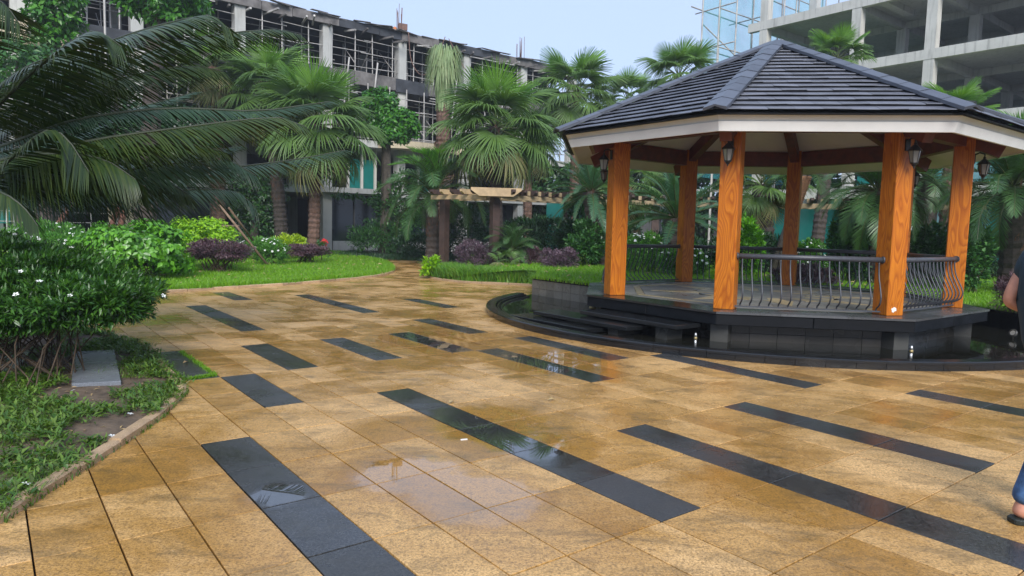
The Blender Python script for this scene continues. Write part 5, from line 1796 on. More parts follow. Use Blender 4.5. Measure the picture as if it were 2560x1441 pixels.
# --- bushes of the middle lawn
bush('jasmine_bush', 'light green bush with white flowers behind the yellow flowered bush, far left', 'bush', 28, 236, 560, 672, 20.5, M_JASMINE2, 6500, 0.12, 0.035, st=26, fl=(46, FL_WF), zbase=0.08, clearance=0.25)
bush('hibiscus_bush', 'large broad leaved green bush with yellow flowers at the lawn edge', 'bush', 206, 476, 552, 706, 17.6, M_HIBISCUS, 6200, 0.135, 0.105, st=20, fl=None, zbase=0.06, clumps=60, rc=0.2, clearance=0.0, face=0.75)
hb = bpy.data.objects.get('hibiscus_bush')
for (px, py, Y) in ((212, 633, 16.9), (216, 600, 17.0), (107, 632, 20.0)):
    w_ = at(px, py, Y)
    o = link('yellow_flower', FL_Y, hb, tuple(w_ - hb.location), (1.2, 0.3, random.uniform(0, 3)))
bush('lime_bush', 'bright lime green rounded bush behind the large broad leaved bush', 'bush', 420, 600, 542, 640, 21.5, M_LIME, 7000, 0.10, 0.065, zbase=0.08, face=0.55)
bush('purple_bush', 'dark purple leaved bush on bare twigs under the hanging palm fronds', 'bush', 464, 626, 601, 664, 20.2, M_PURPLE, 9000, 0.065, 0.03, st=40, zbase=0.07, clearance=0.26, upb=0.1)
bush('flowering_bush', 'small pale green bush with white flowers beside the leaning stakes', 'bush', 632, 718, 598, 662, 24.0, M_JASMINE2, 3600, 0.09, 0.035, st=12, fl=(26, FL_WF), zbase=0.1)
bush('low_bush', 'low light green bush just behind the leaning stakes', 'bush', 600, 690, 596, 634, 27.0, M_JASMINE2, 2600, 0.09, 0.035, zbase=0.1, fl=(14, FL_WF))
bush('yellow_bush', 'clipped yellow green dome bush behind the purple hedge', 'bush', 672, 776, 589, 640, 27.6, M_YELLOW, 4600, 0.085, 0.05, zbase=0.1)
bush('purple_hedge', 'dull purple hedge with bare twigs in front of the palm trunks', 'bush', 706, 822, 613, 660, 25.5, M_PURPLE, 7500, 0.06, 0.028, st=34, zbase=0.1, clearance=0.2)
rp_ = at(804, 620, 26.8)
pr = tag(empty('poinsettia', (rp_.x, 26.8, 0.1)), 'plant with red and salmon bracts at the foot of the reddish palm trunk', 'flower')
z_ = at(804, 608, 26.8).z - 0.1
for dx, dz, me in ((-0.1, 0, FL_P), (0.06, 0.03, FL_R), (0.18, 0.05, FL_R), (0.0, -0.06, FL_P), (0.12, -0.04, FL_R), (0.1, 0.08, FL_R)):
    link('bract', me, pr, (dx, random.uniform(-.1, .1), z_ + dz), (1.1, random.uniform(-.4, .4), random.uniform(0, 3)), (0.6, 0.6, 0.6))
V, Q = cloud(300, (0, 0, z_ * 0.6), (0.3, 0.3, 0.3), 0.11, 0.05, 10)
tag(link('foliage', np_mesh('foliage', V, Q, M_MIDSHRUB), pr), kind='stuff')
MB().tube([(0, 0, 0), (0, 0, z_)], 0.02, 5).build('stem', M_TWIG, pr)

# leaning stakes, red-brown leaning trunks
SK = tag(empty('tree_stakes', (0, 0, 0)), 'two weathered leaning wooden stakes tied with a crossbar beside the purple bush', 'stake')
a, b = gp(668, 662, 0.1), at(548, 512, 22.5)
MB().tube([a, b], [0.045, 0.035], 7).build('stake', M_STAKE, SK)
a2, b2 = at(640, 612, 25.5), at(572, 520, 23.5)
MB().tube([a2, b2], [0.042, 0.035], 7).build('stake', M_STAKE, SK)
MB().tube([at(548, 566, 22.8), at(598, 566, 23.2)], 0.04, 6).build('crossbar', M_STAKE, SK)
for pts, Y, r, lab in (([(145, 563), (172, 520), (208, 480)], 21.5, 0.085, 'reddish leaning branch stake at the left, below the hanging fronds'),
                       ([(278, 565), (290, 535), (308, 506)], 22.5, 0.085, 'reddish leaning stake left of a forked pair behind the broad leaved bush'),
                       ([(301, 566), (308, 540), (318, 500)], 22.6, 0.095, 'reddish upright stake of the forked pair behind the broad leaved bush'),
                       ([(230, 662), (243, 640), (262, 612)], 19.5, 0.07, 'short grey leaning stem at the foot of the broad leaved bush')):
    W_ = [at(x, y, Y) for x, y in pts]
    d0 = W_[0] - W_[1]
    W_ = [W_[0] + d0 * (max(0.0, W_[0].z - 0.05) / max(0.05, -d0.z))] + W_ + [W_[-1] + (W_[-1] - W_[-2]) * 1.6]
    t_ = tag(empty('leaning_stake', W_[0]), lab, 'stake')
    MB().tube([p - W_[0] for p in W_], [r * 1.1, r, r, r * 0.9, r * 0.8], 8).build('stem', M_REDBARK, t_)

# --- fan palms
fan_palm('large fan palm with reddish trunk and one pale hanging leaf, left of the clipped tree', 792, 312, 30, 3.0, base_px=780, n=38, young=6, old=5)
fan_palm('fan palm behind, with a plain brown trunk left of the reddish one', 672, 235, 33, 2.75, base_px=707, n=38, young=5, old=4, r=0.27, trunkmat=M_TRUNKDK)
fan_palm('fan palm with shaggy brown trunk mostly hidden by the nearest hanging fronds', 538, 170, 33, 2.1, base_px=545, n=24, young=3, r=0.30, dead=14)
fan_palm('broad fan palm standing behind the cream end of the pergola', 1237, 318, 27, 2.65, base_px=1241, n=36, young=7, old=6, trunkmat=M_TRUNKDK, zb=0.2)
fan_palm('tall fan palm against the sky just right of the roof end of the building', 1442, 232, 36, 2.5, n=34, young=5, old=4)
fan_palm('fan palm top standing against the sky left of the turquoise net', 1697, 192, 33, 2.0, n=28, young=6, old=3)
fan_palm('smaller fan palm low against the sky between two taller ones', 1568, 252, 37, 1.9, n=26, young=4, old=3)
fan_palm('dark fan palm crowded behind the broad one near the pergola', 1322, 352, 38, 2.3, n=28, young=2, old=4)
fan_palm('fan palm peeping over the right slope of the gazebo roof near its apex', 2092, 150, 28, 1.55, base_px=2040, n=26, young=6, old=2, trunkmat=M_TRUNKDK, zb=0.3)
fan_palm('young fan palm whose tips stick up behind the roof, farther right', 2385, 292, 24, 1.45, n=22, young=9, old=1, zb=0.3)
fan_palm('short fan palm seen between the two left columns of the gazebo', 1572, 470, 27, 1.7, base_px=1596, n=22, young=3, old=3, zb=0.3)
fan_palm('fan palm with shaggy dark trunk behind the middle columns of the gazebo', 1905, 462, 24, 1.6, base_px=1915, n=26, young=3, old=5, dead=20, r=0.3, trunkmat=M_TRUNKDK, zb=0.3)
fan_palm('little fan palm seedling in front of the round purple bush', 1262, 660, 21.5, 0.62, n=9, young=0, old=2, dead=0, r=0.03, boots=False, zb=0.12, emin=0)

# palm with its leaves tied up into a column
c_ = at(1110, 262, 34)
tp_ = tag(empty('tied_palm', (at(1106, 600, 34).x, 34, 0.1)), 'tall palm with its leaves tied up in a pale drooping bundle', 'palm')
toff = Vector((c_.x - tp_.location.x, 0, c_.z - 0.1))
palm_trunk(tp_, (0, 0, -0.1), toff, 0.33, M_TRUNK)
V_, T_ = [], []
nbl = 520
for i in range(nbl):
    t = random.uniform(0, 2 * PI); r0 = random.uniform(0.1, 0.42); h_ = random.uniform(1.6, 2.75)
    b0 = toff + Vector((r0 * math.cos(t), r0 * math.sin(t), random.uniform(-0.4, 0.6)))
    t2 = t + random.uniform(-.4, .4)
    b1 = toff + Vector((0.45 * math.cos(t2), 0.45 * math.sin(t2), h_ * 0.7))
    b2 = toff + Vector((0.62 * math.cos(t2), 0.62 * math.sin(t2), h_))
    b3 = b2 + Vector((0.35 * math.cos(t2), 0.35 * math.sin(t2), -random.uniform(0.3, 1.5)))
    pts = catmull([b0, b1, b2, b3], 7)
    sx = np.array([-math.sin(t2), math.cos(t2), 0]) * 0.03
    k0 = len(V_)
    for j, p in enumerate(pts):
        w_ = 1.0 if j < 5 else (0.7 if j == 5 else 0.15)
        V_ += [p - sx * w_, p + sx * w_]
    T_ += [(k0 + 2 * j, k0 + 2 * j + 1, k0 + 2 * j + 3, k0 + 2 * j + 2) for j in range(6)]
tag(link('tied_leaves', np_mesh('tied_leaves', V_, T_, M_FANTIED), tp_), kind='stuff')
for i in range(14):
    a = random.uniform(0, 2 * PI); e = math.radians(random.uniform(-86, -60))
    d = (math.cos(e) * math.cos(a), math.cos(e) * math.sin(a), math.sin(e))
    o = link('dead_frond', FANS['dead'][0], tp_)
    o.matrix_local = Matrix.Translation(toff + Vector((d[0] * 0.4, d[1] * 0.4, -0.5 - random.uniform(0, 2.2)))) @ orient(d, 0) @ Matrix.Diagonal((0.8, 0.5, 0.8, 1))

# --- feather palms and cycads
feather_palm('date_palm', 'fresh green feather palm left of the pergola, standing over the dark shrubs', 'palm', 1084, 492, 27, 2.15, 44, base_px=1078, sets=PH_MID, fresh=PH_LT, nfresh=13, r=0.24, zb=0.1)
feather_palm('cycad', 'dark cycad with stiff pale fronds left of the gazebo columns', 'cycad', 1478, 480, 22.5, 1.55, 46, base_px=1502, sets=CYC, r=0.26, e_lo=-55, zb=0.35)
feather_palm('cycad', 'silvery cycad with upright fronds seen between the left columns of the gazebo', 'cycad', 1690, 548, 19.5, 1.75, 42, sets=CYC, r=0.3, e_lo=-25, zb=0.35)
feather_palm('date_palm', 'dense date palm with drooping fronds behind the column with the chipped foot', 'palm', 2196, 478, 18.0, 1.6, 56, base_px=2203, sets=PH_MID, fresh=PH_LT, nfresh=9, r=0.27, e_lo=-62, zb=0.35, trunkmat=M_TRUNKDK)
feather_palm('date_palm', 'date palm with bright yellow green new fronds between the two right columns', 'palm', 2318, 452, 20.5, 1.5, 34, sets=PH_MID, fresh=PH_LT, nfresh=16, r=0.24, zb=0.35)
feather_palm('date_palm', 'grey green date palm with ringed trunk at the right edge', 'palm', 2532, 468, 16.0, 1.75, 56, base_px=2536, sets=PH_MID, fresh=PH_LT, nfresh=5, r=0.25, e_lo=-60, zb=0.33, trunkmat=M_TRUNKDK)
feather_palm('cycad', 'low dark cycad spilling over beside the round purple bush', 'cycad', 1282, 628, 23.0, 1.0, 26, sets=PH_MID, r=0.1, e_lo=-20, zb=0.1, boots=False)
# leaning rope-barked trunk behind the gazebo
t_ = tag(empty('leaning_palm', (at(1932, 640, 20).x, 20, 0.35)), 'slender leaning palm trunk with orange fibre behind the back column', 'palm')
lt = at(2016, 440, 20) - t_.location
MB().tube([(0, 0, -0.1), lt * 0.5, lt], [0.16, 0.14, 0.13], 9).build('trunk', M_BARK, t_)
m = MB()
for i in range(24):
    f = 0.55 + 0.45 * i / 24
    m.tube([lt * f - Vector((0, 0, 0.02)), lt * f + Vector((0, 0, 0.035))], [0.165, 0.145], 9, smooth=False)
m.build('fibre_wrap', simple('orange_fibre', (0.34, 0.17, 0.085), 0.85, 0.3, 20), t_)
for i in range(16):
    e = math.radians(70 - i * 6); a = i * 2.4
    d = (math.cos(e) * math.cos(a), math.cos(e) * math.sin(a), math.sin(e))
    o = link('frond', PH_MID[i % 3], t_); o.matrix_local = Matrix.Translation(lt) @ orient(d) @ Matrix.Diagonal((1.4, 1.4, 1.4, 1))


# --- broadleaf trees
def tree(label, px, crown, Y, trunk_r, mat, blobs, n, L, Wd, base_px=None, bark=None, zb=0.1, cat='tree', name='broadleaf_tree'):
    bx_ = at(base_px or px, 600, Y).x
    root = tag(empty(name, (bx_, Y, zb)), label, cat)
    parts = []
    cs = []
    for (x0, x1, y0, y1, dy) in blobs:
        a, b = at(x0, y1, Y + dy), at(x1, y0, Y + dy)
        c = (a + b) / 2 - Vector((bx_, Y, zb)); c.y = dy
        rx, rz = (b.x - a.x) / 2, (b.z - a.z) / 2
        cs.append(c)
        parts.append(cloud(int(n * (rx * rz) ** 0.9), c, (rx, rx * 0.9, rz), L, Wd, 50, 0.22, -0.85, 0.25, 0.1, 0.35, 0.8, face=0.5))
    V, Q = join_leaf(parts)
    tag(link('crown', np_mesh('crown', V, Q, mat), root), kind='stuff')
    m = MB()
    zc = min(c.z for c in cs); top = max(c.z for c in cs)
    fork = Vector((sum(c.x for c in cs) / len(cs) * 0.7, 0, zc * 0.93))
    m.tube([(0, 0, -0.15), fork * 0.5 + Vector((0.05, 0, 0)), fork], [trunk_r * 1.2, trunk_r, trunk_r * 0.85], 9, smooth=False)
    m.tube([fork, Vector((fork.x * 0.8, 0, (fork.z + top) / 2)), Vector((0, 0, top))], [trunk_r * 0.8, trunk_r * 0.5, trunk_r * 0.2], 7)
    for c in cs: m.tube([fork - Vector((0, 0, 0.2)), (fork + c) / 2 + Vector((0, 0, 0.15)), c], [trunk_r * 0.55, trunk_r * 0.4, trunk_r * 0.15], 6)
    m.build('trunk', bark or M_BARK, root)
    return root


tree('clipped broadleaf tree with slim dark trunk in front of the balcony slabs', 968, None, 33, 0.25, M_TREELEAF, [(905, 1000, 225, 300, 0), (915, 1010, 250, 330, 0.2), (950, 1048, 270, 345, 0), (903, 975, 285, 345, 0.2), (930, 1030, 310, 362, -.2)], 1900, 0.21, 0.13, base_px=962)
tree('broadleaf tree with slanting trunk in the top left corner', 122, None, 26, 0.22, M_TREELEAF, [(70, 205, -60, 40, 0), (75, 200, 0, 85, 0.2), (95, 180, 55, 120, 0)], 1500, 0.24, 0.13, base_px=150, bark=M_TRUNKDK)
tree('broadleaf tree with thick dark trunk behind the highest hanging frond', 350, None, 27, 0.36, M_TREELEAF, [(310, 500, -70, 35, 0), (370, 470, 0, 75, 0), (300, 380, -30, 40, 0), (430, 520, -30, 45, 0.4)], 1300, 0.26, 0.12, base_px=356, bark=M_TRUNKDK)
tree('dark tree hung with creepers behind the stakes, left of the palm trunks', 630, None, 34, 0.22, M_TREEDARK, [(560, 700, 420, 560, 0), (590, 690, 480, 620, 0), (600, 720, 440, 520, 0.5)], 1100, 0.2, 0.10)
tree('dark bushy tree behind the lower hanging fronds at the left', 300, None, 30, 0.2, M_TREEDARK, [(180, 420, 230, 420, 0), (60, 240, 150, 300, 1), (350, 560, 260, 400, 0)], 700, 0.22, 0.11)
tree('pale green leafy tree at the far left behind the palm', 60, None, 24, 0.2, M_MIDSHRUB, [(-120, 110, 90, 260, 0), (20, 170, 100, 200, 0)], 900, 0.22, 0.10)
tree('upright tree trunk with climbing leaves at the far left', 112, None, 22, 0.3, M_MIDSHRUB, [(60, 170, 330, 450, 0)], 600, 0.14, 0.09, bark=M_TRUNKDK)
far_specs = [(1480, 380, 48), (1600, 330, 52), (1720, 340, 50), (1840, 350, 54), (1390, 420, 50), (1960, 380, 52), (2100, 420, 47), (1300, 430, 52)]
far_labels = ['dark tree filling the gap behind the tall fan palm', 'dark tree low on the skyline behind the smaller fan palm', 'dark tree at the foot of the turquoise net scaffold', 'dark tree behind the gazebo roof, left of its apex',
              'dark tree beside the right end of the unfinished building', 'dark tree seen under the gazebo roof between the back columns', 'dark tree behind the pergola right of the middle', 'dark tree at the foot of the building right end']
for (px, top, Y), lab in zip(far_specs, far_labels):
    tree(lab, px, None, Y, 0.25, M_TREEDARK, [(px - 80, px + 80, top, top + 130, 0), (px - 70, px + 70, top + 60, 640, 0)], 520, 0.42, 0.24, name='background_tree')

# --- shrubs of the middle distance and behind the gazebo
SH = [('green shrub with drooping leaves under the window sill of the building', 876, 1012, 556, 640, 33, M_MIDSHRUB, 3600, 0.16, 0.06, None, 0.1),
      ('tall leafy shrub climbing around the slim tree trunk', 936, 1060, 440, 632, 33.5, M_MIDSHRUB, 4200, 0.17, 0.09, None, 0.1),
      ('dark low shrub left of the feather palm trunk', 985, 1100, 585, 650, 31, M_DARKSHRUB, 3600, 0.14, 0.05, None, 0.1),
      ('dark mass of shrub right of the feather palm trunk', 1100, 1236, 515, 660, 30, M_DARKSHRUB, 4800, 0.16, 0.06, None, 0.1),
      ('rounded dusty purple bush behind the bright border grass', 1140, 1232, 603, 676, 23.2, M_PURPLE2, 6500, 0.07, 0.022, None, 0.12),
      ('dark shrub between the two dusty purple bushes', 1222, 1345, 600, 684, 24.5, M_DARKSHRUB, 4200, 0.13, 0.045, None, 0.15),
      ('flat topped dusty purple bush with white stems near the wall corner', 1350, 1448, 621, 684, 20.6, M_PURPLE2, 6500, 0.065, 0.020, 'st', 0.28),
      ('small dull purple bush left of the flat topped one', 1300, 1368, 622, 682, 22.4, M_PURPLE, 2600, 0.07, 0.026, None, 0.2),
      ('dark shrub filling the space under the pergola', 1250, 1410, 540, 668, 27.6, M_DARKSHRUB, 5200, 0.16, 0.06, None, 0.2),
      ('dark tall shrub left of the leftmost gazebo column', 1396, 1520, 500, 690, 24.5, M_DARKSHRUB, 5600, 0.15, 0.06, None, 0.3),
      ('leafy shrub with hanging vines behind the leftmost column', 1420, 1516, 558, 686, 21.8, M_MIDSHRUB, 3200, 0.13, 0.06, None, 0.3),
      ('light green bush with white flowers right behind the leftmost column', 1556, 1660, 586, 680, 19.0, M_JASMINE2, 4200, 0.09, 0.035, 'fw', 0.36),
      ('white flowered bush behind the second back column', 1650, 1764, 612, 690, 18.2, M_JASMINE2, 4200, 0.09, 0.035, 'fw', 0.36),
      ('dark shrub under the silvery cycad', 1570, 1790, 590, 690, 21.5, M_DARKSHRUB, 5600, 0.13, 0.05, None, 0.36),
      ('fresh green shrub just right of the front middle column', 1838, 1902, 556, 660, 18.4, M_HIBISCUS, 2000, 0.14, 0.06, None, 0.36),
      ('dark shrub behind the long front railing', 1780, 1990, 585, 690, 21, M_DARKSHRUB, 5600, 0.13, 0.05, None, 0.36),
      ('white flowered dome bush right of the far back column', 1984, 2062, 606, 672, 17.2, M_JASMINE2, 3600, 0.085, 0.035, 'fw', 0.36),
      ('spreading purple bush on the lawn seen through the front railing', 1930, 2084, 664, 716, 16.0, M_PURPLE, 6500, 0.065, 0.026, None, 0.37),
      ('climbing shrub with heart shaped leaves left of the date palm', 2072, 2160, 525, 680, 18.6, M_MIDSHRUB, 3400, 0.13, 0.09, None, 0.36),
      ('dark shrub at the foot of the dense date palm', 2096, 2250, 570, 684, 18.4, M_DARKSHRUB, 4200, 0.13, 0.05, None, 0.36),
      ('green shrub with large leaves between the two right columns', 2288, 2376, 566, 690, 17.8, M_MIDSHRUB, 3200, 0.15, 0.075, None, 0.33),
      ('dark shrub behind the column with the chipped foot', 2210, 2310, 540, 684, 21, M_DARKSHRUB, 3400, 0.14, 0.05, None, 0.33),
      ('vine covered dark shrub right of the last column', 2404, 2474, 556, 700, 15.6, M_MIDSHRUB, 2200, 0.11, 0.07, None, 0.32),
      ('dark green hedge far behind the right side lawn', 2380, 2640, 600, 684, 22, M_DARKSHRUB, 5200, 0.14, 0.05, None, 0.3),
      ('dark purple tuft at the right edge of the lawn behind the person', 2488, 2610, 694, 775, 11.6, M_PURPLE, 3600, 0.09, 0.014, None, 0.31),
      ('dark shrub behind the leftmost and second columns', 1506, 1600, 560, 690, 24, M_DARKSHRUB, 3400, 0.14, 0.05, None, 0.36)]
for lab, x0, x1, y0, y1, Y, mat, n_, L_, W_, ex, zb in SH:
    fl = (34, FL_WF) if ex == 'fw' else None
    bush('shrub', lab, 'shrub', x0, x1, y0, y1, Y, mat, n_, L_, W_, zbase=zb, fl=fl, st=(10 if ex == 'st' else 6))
# dark-coloured lawn blades under the far trees
blades(9000, [(-8.2, 31.5), (-2.6, 29), (-2.6, 36), (-8.5, 36.5)], lambda x, y: 0.02, 0.18, 0.02, M_DARKSHRUB, 'ground_cover', lean=0.5)
# creeper spray hanging from the clipped tree towards the white column
cv = catmull([tuple(at(*p)) for p in ((832, 489, 34.5), (880, 490, 34.3), (930, 505, 34.0), (985, 530, 33.6), (1010, 560, 33.4))], 120)
vr = tag(empty('vine', tuple(cv[0])), 'creeper spray arching left in front of the dark glazed ground floor', 'vine')
cv = cv - cv[0]
MB().tube([tuple(p) for p in cv[::8]], 0.02, 5).build('vine_stem', M_TWIG, vr)
n = 420
k_ = RNG.integers(0, len(cv), n)
V, Q = leaves(cv[k_] + RNG.normal(0, 0.06, (n, 3)), sphere_pts(n) + np.array([0, -0.3, -0.4]), sphere_pts(n) + np.array([0, -0.6, 0.8]), RNG.uniform(0.12, 0.22, n), 0.11)
tag(link('foliage', np_mesh('foliage', V, Q, M_MIDSHRUB), vr), kind='stuff')
# small bright plant at the tip of the border
bt = gp(1082, 700, 0)
t_ = tag(empty('border_plant', (-2.35, 20.35, 0)), 'small yellow green leafy plant at the tip of the border grass', 'plant')
V, Q = cloud(420, (0, 0, 0.3), (0.32, 0.32, 0.3), 0.14, 0.07, 16)
tag(link('foliage', np_mesh('foliage', V, Q, M_LIME), t_), kind='stuff')

# ================================================================== FOREGROUND FEATHER PALM (left)
FPALM = tag(empty('feather_palm', (-6.75, 8.3, 0.05)), 'big feather palm whose dark arching fronds hang into the picture from the left', 'palm')
crown = Vector((-6.75, 8.3, 2.35))
palm_trunk(FPALM, (0, 0, -0.1), crown - FPALM.location, 0.24, M_TRUNKDK)
FR = [  # (pixel, depth) control points, leaflet length, width, droop, theta, material
    ([(-70, 330, 7.6), (0, 258, 7.4), (70, 190, 7.3), (150, 125, 7.2), (235, 78, 7.2), (305, 118, 7.2)], 0.66, 0.034, 0.55, 62, 0, 88),
    ([(-90, 350, 8.2), (60, 250, 8.0), (200, 140, 7.9), (320, 88, 7.8), (430, 56, 7.8), (524, 38, 7.8), (575, 74, 7.8)], 0.70, 0.036, 0.60, 58, 0, 100),
    ([(-90, 360, 8.8), (120, 260, 8.6), (330, 150, 8.6), (470, 100, 8.6), (580, 83, 8.6), (690, 74, 8.6), (752, 88, 8.6)], 0.52, 0.034, 0.55, 56, 0, 100),
    ([(-100, 400, 8.0), (40, 355, 7.9), (150, 312, 7.9), (270, 287, 7.9), (437, 271, 8.0), (638, 278, 8.1), (770, 262, 8.2), (826, 254, 8.2)], 0.42, 0.032, 0.50, 50, 1, 110),
    ([(-100, 420, 7.6), (90, 385, 7.5), (240, 350, 7.5), (437, 322, 7.6), (610, 300, 7.7), (700, 294, 7.8), (762, 316, 7.8)], 0.56, 0.034, 0.62, 56, 0, 104),
    ([(-110, 520, 7.0), (0, 420, 6.9), (110, 330, 6.8), (165, 345, 6.8), (222, 430, 6.8)], 0.60, 0.034, 0.5, 58, 0, 70),
    ([(-100, 470, 8.2), (90, 462, 8.2), (250, 440, 8.2), (380, 415, 8.3), (500, 405, 8.4), (571, 402, 8.4), (640, 440, 8.4)], 0.56, 0.036, 0.85, 52, 1, 92),
    ([(-100, 450, 9.6), (150, 450, 9.6), (437, 432, 9.7), (588, 418, 9.8), (739, 399, 9.9), (862, 376, 10.0)], 0.46, 0.034, 0.62, 54, 1, 104),
    ([(-100, 480, 9.2), (150, 490, 9.2), (380, 482, 9.2), (487, 474, 9.3), (592, 480, 9.3), (640, 520, 9.3)], 0.58, 0.036, 0.95, 52, 1, 84),
    ([(-100, 400, 9.0), (60, 370, 9.2), (200, 330, 9.4), (320, 276, 9.4), (400, 255, 9.5), (487, 231, 9.6)], 0.38, 0.030, 0.35, 46, 1, 80),
    ([(-100, 430, 9.8), (150, 420, 9.8), (330, 408, 9.8), (460, 390, 9.9), (600, 366, 10.0)], 0.42, 0.032, 0.45, 50, 1, 84),
    ([(-150, 200, 7.4), (-90, 60, 7.2), (-40, 0, 7.0), (10, 10, 6.9), (48, 60, 6.9)], 0.62, 0.036, 0.45, 55, 0, 60),
    ([(-140, 480, 6.6), (-60, 470, 6.5), (10, 485, 6.4), (60, 520, 6.4), (95, 566, 6.4)], 0.36, 0.026, 0.40, 48, 0, 60),
    ([(-100, 460, 7.4), (60, 432, 7.3), (170, 424, 7.3), (270, 430, 7.3), (340, 470, 7.3)], 0.58, 0.036, 0.85, 55, 0, 74),
    ([(-90, 300, 8.4), (20, 200, 8.3), (110, 150, 8.2), (200, 140, 8.2), (280, 190, 8.2)], 0.62, 0.034, 0.6, 58, 0, 80),
    ([(-100, 380, 8.6), (60, 300, 8.5), (180, 240, 8.5), (330, 190, 8.5), (470, 165, 8.6), (560, 180, 8.6)], 0.58, 0.034, 0.7, 56, 0, 96),
    ([(-90, 420, 7.2), (40, 395, 7.2), (150, 385, 7.2), (260, 400, 7.2), (340, 450, 7.2)], 0.56, 0.034, 0.8, 56, 0, 80),
    ([(-100, 440, 8.0), (120, 400, 8.0), (300, 372, 8.0), (460, 360, 8.1), (560, 380, 8.1)], 0.54, 0.034, 0.85, 54, 0, 92),
    ([(-100, 470, 8.6), (120, 455, 8.6), (280, 448, 8.7), (400, 450, 8.7), (470, 486, 8.7)], 0.60, 0.036, 0.95, 55, 0, 80),
]
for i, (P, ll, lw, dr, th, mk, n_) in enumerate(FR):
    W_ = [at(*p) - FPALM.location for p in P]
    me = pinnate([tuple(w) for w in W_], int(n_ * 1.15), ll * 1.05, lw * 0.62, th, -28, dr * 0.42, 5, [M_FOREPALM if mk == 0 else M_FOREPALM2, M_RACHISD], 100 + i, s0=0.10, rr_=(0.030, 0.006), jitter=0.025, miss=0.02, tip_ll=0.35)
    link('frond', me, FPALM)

# ================================================================== small litter on the paving
FLEAF = None
V, Q = leaves(np.array([[0, 0, 0.0]]), np.array([[1.0, 0, 0.1]]), np.array([[0, 0.2, 1.0]]), 0.09, 0.04, 0.25, 0.2)
FLEAF = np_mesh('fallen_leaf', V, Q, M_LITTER)
LEAFL = ['dry leaf beside the lawn kerb above the shortest far black strip', 'dry leaf farthest right along the mid lawn kerb', 'dry leaf on the left end of the shortest far black strip', 'dry leaf on the right side of the shortest far black strip',
         'dry leaf lying above the long central black strip', 'dry leaf near the left end of the long far black strip', 'dry leaf close to the lawn tip where the path narrows', 'dry leaf at the left start of the mid lawn kerb',
         'dry leaf on tan paving between two pairs of short black strips', 'dry leaf just below the far left black strip', 'dry leaf left of the short black strip in the middle row', 'dry leaf on open tan paving right of the central black strip',
         'dry leaf in the mossy joint beside the old dark slab', 'dry leaf left of the small far right black strip']
for i, (px, py) in enumerate([(630, 727), (692, 722), (560, 736), (642, 741), (1134, 1003), (768, 769), (925, 705), (455, 742), (850, 820), (545, 822), (740, 843), (1390, 1000), (470, 905), (985, 745)]):
    g = gp(px, py, 0.006)
    o = link('fallen_leaf', FLEAF, None, tuple(g), (0.1, -0.1, random.uniform(0, 6)))
    tag(o, LEAFL[i], 'leaf', 'dry leaves scattered on the paving')
g = gp(1160, 1099, 0.004)
tag(MB().box((g.x, g.y, 0.004), (0.05, 0.012, 0.006), 0.4).build('paper_scrap', M_WHITE), 'tiny white scrap lying beside the long central black strip', 'scrap')

# ================================================================== PERSON at the right edge, seen from the side, facing right
PX, PY = 3.03, 3.82
PER = tag(empty('person', (PX, PY, 0)), 'person in dark teal short sleeved shirt, blue jeans and sandals at the right edge', 'person')


def skin_obj(name, verts, edges, radii, mat, parent, rootv=0, sub=2):
    me = bpy.data.meshes.new(name)
    me.from_pydata(verts, edges, [])
    o = link(name, me, parent)
    me.materials.append(mat)
    sk = o.modifiers.new('skin', 'SKIN')
    sk.use_smooth_shade = True
    sv = me.skin_vertices[0].data
    for i, r in enumerate(radii):
        rx, ry = (r, r) if not hasattr(r, '__len__') else r
        sv[i].radius = (rx, ry)
    sv[rootv].use_root = True
    ss = o.modifiers.new('sub', 'SUBSURF'); ss.levels = sub; ss.render_levels = sub
    return o


# joints (x forward to the right of the picture, y away from the camera; near side is y < 0)
J = [(0.00, 0.00, 0.98), (0.0, 0, 1.12), (-0.01, 0, 1.30), (0.0, 0, 1.47), (0.02, 0, 1.56), (0.05, 0, 1.66), (0.06, 0, 1.76),          # 0-6 spine, neck, head
     (-0.03, -0.19, 1.44), (-0.215, -0.23, 1.175), (-0.04, -0.20, 1.07), (0.14, -0.14, 1.16), (0.21, -0.11, 1.20),                       # 7-11 near arm: shoulder, elbow, mid forearm, wrist, hand
     (-0.02, 0.19, 1.44), (-0.12, 0.24, 1.18), (0.14, 0.16, 1.12), (0.21, 0.11, 1.20),                                             # 12-15 far arm
     (-0.03, -0.10, 0.92), (-0.05, -0.11, 0.50), (-0.19, -0.12, 0.10), (-0.225, -0.12, 0.055), (0.0, -0.13, 0.035),                    # 16-20 near leg
     (0.05, 0.10, 0.92), (0.16, 0.11, 0.50), (0.14, 0.12, 0.10), (0.11, 0.12, 0.055), (0.33, 0.13, 0.035)]                             # 21-25 far leg
E_ = [(0, 1), (1, 2), (2, 3), (3, 4), (4, 5), (5, 6), (2, 7), (7, 8), (8, 9), (9, 10), (10, 11), (2, 12), (12, 13), (13, 14), (14, 15), (0, 16), (16, 17), (17, 18), (18, 19), (19, 20), (0, 21), (21, 22), (22, 23), (23, 24), (24, 25)]
Rd = [(0.09, 0.11), (0.10, 0.12), (0.12, 0.17), (0.06, 0.06), (0.055, 0.055), (0.095, 0.08), (0.085, 0.07), 0.066, 0.058, 0.052, 0.032, 0.040, 0.066, 0.045, 0.032, 0.040, 0.085, 0.060, 0.040, 0.044, 0.040, 0.085, 0.060, 0.040, 0.044, 0.040]
body = skin_obj('body', J, E_, Rd, M_SKIN, PER)
